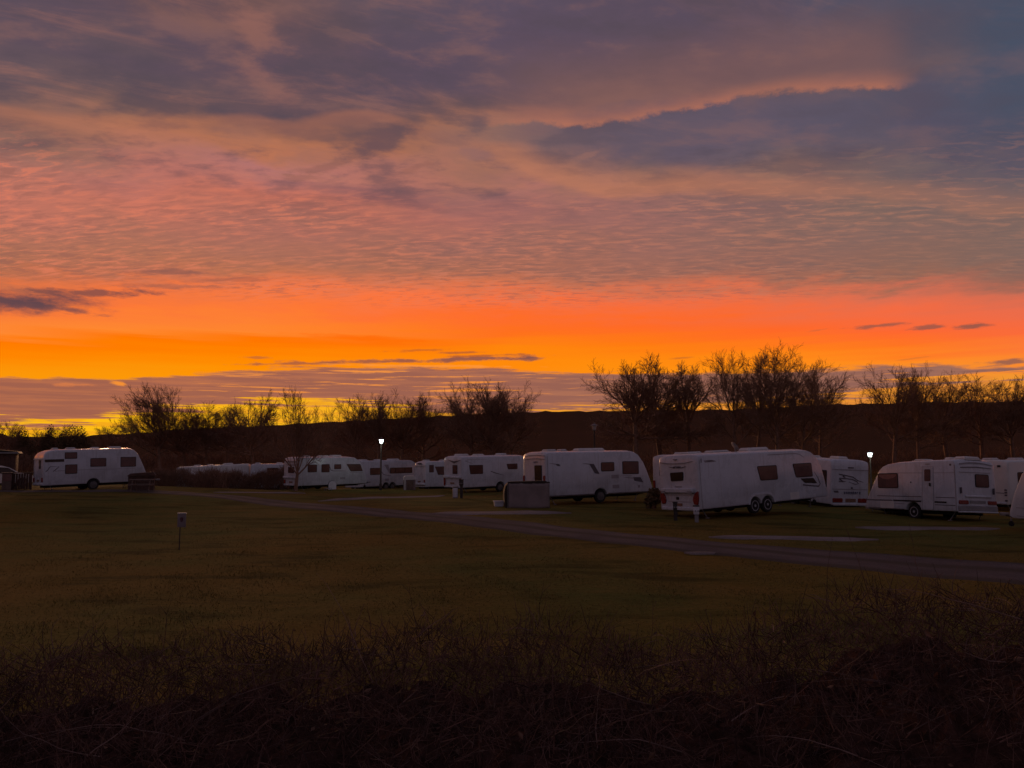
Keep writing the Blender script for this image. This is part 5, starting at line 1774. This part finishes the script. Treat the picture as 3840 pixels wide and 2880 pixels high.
def white_tub():
    x, y = -0.62, 36.4
    root = thing('plastic_tub', 'low white plastic tub on the grass left of the storage tent', 'tub', (x, y, gz(x, y)), R(10))
    bm = bmesh.new()
    prof = [(0.46, 0.30, 0.24), (0.40, 0.26, 0.0)]
    vs = []
    for (sx, sy, z) in prof:
        vs.append([bm.verts.new((a * sx / 2, b * sy / 2, z)) for a, b in ((-1, -1), (1, -1), (1, 1), (-1, 1))])
    for i in range(4):
        bm.faces.new((vs[0][i], vs[0][(i + 1) % 4], vs[1][(i + 1) % 4], vs[1][i]))
    bm.faces.new(vs[1])
    bm.faces.new(vs[0])
    es = bm.edges[:]
    bmesh.ops.bevel(bm, geom=es, offset=0.025, segments=2, affect='EDGES')
    link('tub', finish(bm, 'tub'), M_BOX, root)
    box('lid', (0, 0, 0.25), (0.50, 0.34, 0.03), M_BOX, root, 0.012)


white_tub()


def hookup(x, y, label, h=1.0, white=False, wide=0.22):
    root = thing('hookup_post', label, 'power post', (x, y, gz(x, y)), random.uniform(-0.3, 0.3), 'electric hook-up posts')
    mt = M_GREYBOX if not white else M_BOX
    box('post', (0, 0, h * 0.45), (0.14, 0.12, h * 0.9 + 0.1), M_IRON if not white else M_GREYBOX, root, 0.012)
    b = box('meter_box', (-0.01, -0.02, h * 0.86), (wide, 0.18, 0.30), mt if white else M_IRON, root, 0.02)
    box('cap', (-0.01, -0.02, h * 0.86 + 0.17), (wide + 0.04, 0.22, 0.04), M_IRON, b, 0.012)
    for k in (-1, 1):
        lathe('socket', [(0.028, 0.0), (0.03, -0.03), (0.02, -0.04)], M_STEEL, b, (k * wide * 0.25, -0.11, h * 0.83), 'Y', 10)


hookup(-2.85, 43.8, 'dark hook-up post in front of the caravan with the triangle mark', 1.0)
hookup(6.35, 30.2, 'black hook-up post right behind the large twin-axle caravan', 0.62, wide=0.16)
hookup(7.05, 29.7, 'short grey hook-up box by the red tail lamp of the large twin-axle caravan', 0.52, True, 0.2)


def meter_cabinet(x, y, w, h, label):
    root = thing('service_cabinet', label, 'cabinet', (x, y, gz(x, y)), R(6))
    box('case', (0, 0, h / 2), (w, 0.3, h), M_GREYBOX, root, 0.02)
    box('door', (0.0, -0.155, h * 0.52), (w * 0.82, 0.02, h * 0.8), M_BOX, root, 0.006)
    box('lid', (0, -0.01, h + 0.02), (w + 0.06, 0.36, 0.05), M_GREYBOX, root, 0.015)


meter_cabinet(-3.22, 44.0, 0.30, 0.62, 'grey service cabinet leaning by the dark hook-up post')


def field_sign():
    x, y = -9.72, 22.9
    root = thing('field_sign', 'small square notice on a thin post alone in the grass', 'sign', (x, y, gz(x, y)), R(-14))
    tube('post', (-0.05, 0, -0.1), (-0.05, 0, 1.04), 0.016, M_IRON, root, n=8)
    b = box('board', (0.02, -0.025, 0.86), (0.28, 0.02, 0.40), M_SIGN, root, 0.004)
    box('back_rail', (-0.10, 0.0, 0.86), (0.05, 0.02, 0.36), M_GREYBOX, root, 0.004)
    box('top_edge', (0.02, -0.02, 1.068), (0.29, 0.05, 0.014), M_BOX, b, 0.003)
    # dark round pictogram
    bm = bmesh.new()
    pts = [(0.055 * math.cos(t) * (1.0 + 0.15 * math.sin(3 * t)) + 0.02, 0.075 * math.sin(t) + 0.88) for t in np.linspace(0, 2 * math.pi, 18)[:-1]]
    prism_into(bm, [Vector(p) for p in pts], 0.0, 0.004, lambda a, z, t: Vector((a, -0.0355 - t, z)))
    link('pictogram', finish(bm, 'pictogram'), M_SIGNMARK, b)


field_sign()


def hut_box():
    x, y = -22.9, 47.9
    root = thing('garden_store', 'dark wooden garden store with a low pitched lid, by the nose of the leftmost caravan', 'shed', (x, y, gz(x, y)), R(20))
    box('case', (0, 0, 0.44), (1.45, 0.7, 0.88), M_DARKWOOD, root, 0.02)
    for i in range(6):
        box('plank', (0, -0.36, 0.11 + i * 0.145), (1.43, 0.03, 0.132), M_DARKWOOD, root, 0.006)
    bm = bmesh.new()
    prof = [(-0.80, 0.86), (-0.62, 1.02), (0.66, 1.12), (0.80, 0.90)]
    prism_into(bm, [Vector(p) for p in prof], -0.42, 0.45, lambda a, z, t: Vector((a, -t, z)))
    link('lid', finish(bm, 'lid'), M_DARKWOOD, root)


hut_box()


def picnic_table():
    x, y = -21.9, 45.9
    root = thing('picnic_table', 'weathered picnic table with benches by the gravel track', 'table', (x, y, gz(x, y)), R(12))
    for i in range(4):
        box('top_plank', (0, -0.24 + i * 0.16, 0.70), (1.35, 0.145, 0.035), M_WOOD, root, 0.006)
    for sy in (-0.62, 0.62):
        for k in (-0.07, 0.07):
            box('bench_plank', (0, sy + k, 0.42), (1.35, 0.13, 0.035), M_WOOD, root, 0.006)
    for sx in (-0.48, 0.48):
        for sg in (-1, 1):
            bm = bmesh.new()
            box_into(bm, (sx, sg * 0.40, 0.35), (0.045, 0.09, 0.80), 0.0, Matrix.Rotation(R(28 * sg), 3, 'X'))
            link('leg', finish(bm, 'leg'), M_WOOD, root)
        box('cross_bar', (sx + 0.05, 0, 0.40), (0.04, 1.40, 0.09), M_WOOD, root, 0.006)


picnic_table()


def left_edge_things():
    # pale car mostly cut by the frame
    root = thing('parked_car', 'pale parked car cut off by the left edge', 'car', (-33.6, 50.4, gz(-33.6, 50.4)), R(52), None)
    prof = [(-2.0, 0.32), (-2.05, 0.72), (-1.95, 0.92), (-1.6, 1.36), (-1.2, 1.46), (0.1, 1.44), (0.55, 1.30), (1.1, 0.96), (1.8, 0.84), (2.05, 0.62), (2.02, 0.32)]
    for xw in (1.3, -1.3):
        for i in range(9):
            t = math.pi * i / 8
            prof.append((xw + 0.36 * math.cos(t), 0.32 + 0.36 * math.sin(t)))
    bm = bmesh.new()
    P = [Vector(p) for p in prof]
    rings = []
    for yy, k in ((-0.84, 0.97), (-0.80, 1.0), (0.80, 1.0), (0.84, 0.97)):
        rings.append([bm.verts.new((p.x * k, yy * (0.80 if p.y > 1.2 else (0.95 if p.y > 0.9 else 1.0)), 0.6 + (p.y - 0.6) * k)) for p in P])
    n = len(P)
    for q in range(3):
        for i in range(n):
            bm.faces.new((rings[q][i], rings[q][(i + 1) % n], rings[q + 1][(i + 1) % n], rings[q + 1][i]))
    bm.faces.new(rings[0])
    bm.faces.new(rings[-1][::-1])
    link('body', finish(bm, 'body'), M_CREAM, root)
    for sg in (-1, 1):
        mp = lambda a, z, t, sg=sg: Vector((a, sg * (0.835 - (z - 0.9) * 0.33 + t), z))
        panel('side_window', [(-1.55, 0.98), (-0.35, 0.96), (-0.35, 1.36), (-1.35, 1.36)], mp, M_DARKGLASS, root, 0.05, 0.01)
        panel('side_window', [(-0.28, 0.96), (0.95, 0.96), (0.45, 1.30), (-0.28, 1.36)], mp, M_DARKGLASS, root, 0.05, 0.01)
        panel('tail_light', [(-2.02, 0.70), (-1.75, 0.70), (-1.80, 0.88), (-1.96, 0.90)], lambda a, z, t, sg=sg: Vector((a, sg * (0.82 + t), z)), M_RED, root, 0.02, 0.02)
        for xw in (-1.3, 1.3):
            w = link('wheel', wheel_mesh(0.31, 0.19), None, root)
            w.location = (xw, sg * 0.72, 0.31)
            link('rim', rim_mesh(0.31, 0.19, 'cap', sg), None, w)
    # brick-red and grey pillar-like bin cupboard
    root = thing('bin_cupboard', 'narrow reddish bin cupboard at the left edge beside the pale car', 'cupboard', (-31.25, 47.9, gz(-31.25, 47.9)), R(34))
    box('case', (0, 0, 0.52), (0.50, 0.5, 1.04), M_WOOD, root, 0.015)
    box('upper_door', (0, -0.256, 0.78), (0.44, 0.02, 0.44), material('faded_red_board', (0.20, 0.10, 0.085), 0.8, 0.2, 5.0), root, 0.006)
    box('lower_door', (0, -0.256, 0.29), (0.44, 0.02, 0.46), M_WOOD, root, 0.006)
    box('lid', (0.0, -0.02, 1.06), (0.58, 0.58, 0.05), M_WOOD, root, 0.012)
    # slatted screen between cupboard and the caravan
    root = thing('timber_screen', 'low dark timber screen between the bin cupboard and the leftmost caravan', 'fence', (-30.75, 48.6, gz(-30.75, 48.6)), R(34))
    for i in range(7):
        box('board', (-0.42 + i * 0.14, 0, 0.52), (0.125, 0.025, 1.0), M_DARKWOOD, root, 0.006)
    for sx in (-0.5, 0.5):
        box('post', (sx, 0.06, 0.54), (0.09, 0.09, 1.08), M_DARKWOOD, root, 0.01)
    box('capping', (0, 0.02, 1.075), (1.15, 0.16, 0.04), M_WOOD, root, 0.008)
    # dark cabin, only its roof edge catches light
    x, y = -40.2, 58.5
    root = thing('dark_cabin', 'dark cabin with a pale roof edge at the left edge, behind the pale car', 'cabin', (x, y, gz(x, y)), R(28))
    box('wall', (0, 0, 1.2), (4.6, 2.6, 2.4), M_DARKWOOD, root, 0.03)
    for i in range(14):
        box('cladding_board', (-2.15 + i * 0.33, -1.315, 1.2), (0.31, 0.03, 2.3), M_DARKWOOD, root, 0.006)
    bm = bmesh.new()
    P = [(-2.55, 2.38), (2.55, 2.38), (2.45, 2.52), (1.2, 2.66), (0, 2.70), (-1.2, 2.66), (-2.45, 2.52)]
    prism_into(bm, [Vector(p) for p in P], -1.5, 1.5, lambda a, z, t: Vector((a, -t, z)))
    link('roof', finish(bm, 'roof'), M_CHASSIS, root)
    box('roof_edge', (0, -1.52, 2.42), (5.0, 0.04, 0.10), M_GREYBOX, root, 0.01)
    w = box('window', (0.6, -1.34, 1.45), (1.0, 0.04, 0.8), M_RUBBER, root, 0.02)
    box('pane', (0.6, -1.366, 1.45), (0.88, 0.02, 0.68), M_DARKGLASS, w, 0.01)


left_edge_things()


def pod_store():
    x, y = -8.05, 60.8
    root = thing('storage_locker', 'tan storage locker with a pale arched front, between two far caravans', 'locker', (x, y, gz(x, y)), R(10))
    box('case', (0, 0, 0.42), (0.92, 0.8, 0.84), M_TENT, root, 0.03)
    bm = bmesh.new()
    P = [(-0.48, 0.80), (0.48, 0.80), (0.46, 1.0), (0.34, 1.10), (-0.34, 1.10), (-0.46, 1.0)]
    prism_into(bm, [Vector(p) for p in P], -0.42, 0.44, lambda a, z, t: Vector((a, -t, z)))
    link('lid', finish(bm, 'lid'), M_CREAM, root)
    box('door', (0.05, -0.41, 0.40), (0.5, 0.02, 0.7), M_WOOD, root, 0.006)
    box('arch', (-0.36, -0.42, 0.46), (0.10, 0.04, 0.92), M_CREAM, root, 0.01)


pod_store()


def step(x, y, rz, label):
    root = thing('caravan_step', label, 'step', (x, y, gz(x, y)), rz)
    box('tread', (0, 0, 0.20), (0.52, 0.34, 0.035), M_GREYBOX, root, 0.01)
    for sx in (-0.22, 0.22):
        for sy in (-0.13, 0.13):
            tube('leg', (sx, sy, 0.19), (sx * 1.08, sy * 1.12, 0.0), 0.014, M_STEEL, root)


step(-14.0, 59.0, R(45), 'plastic caravan step on the grass right of the forked tree')
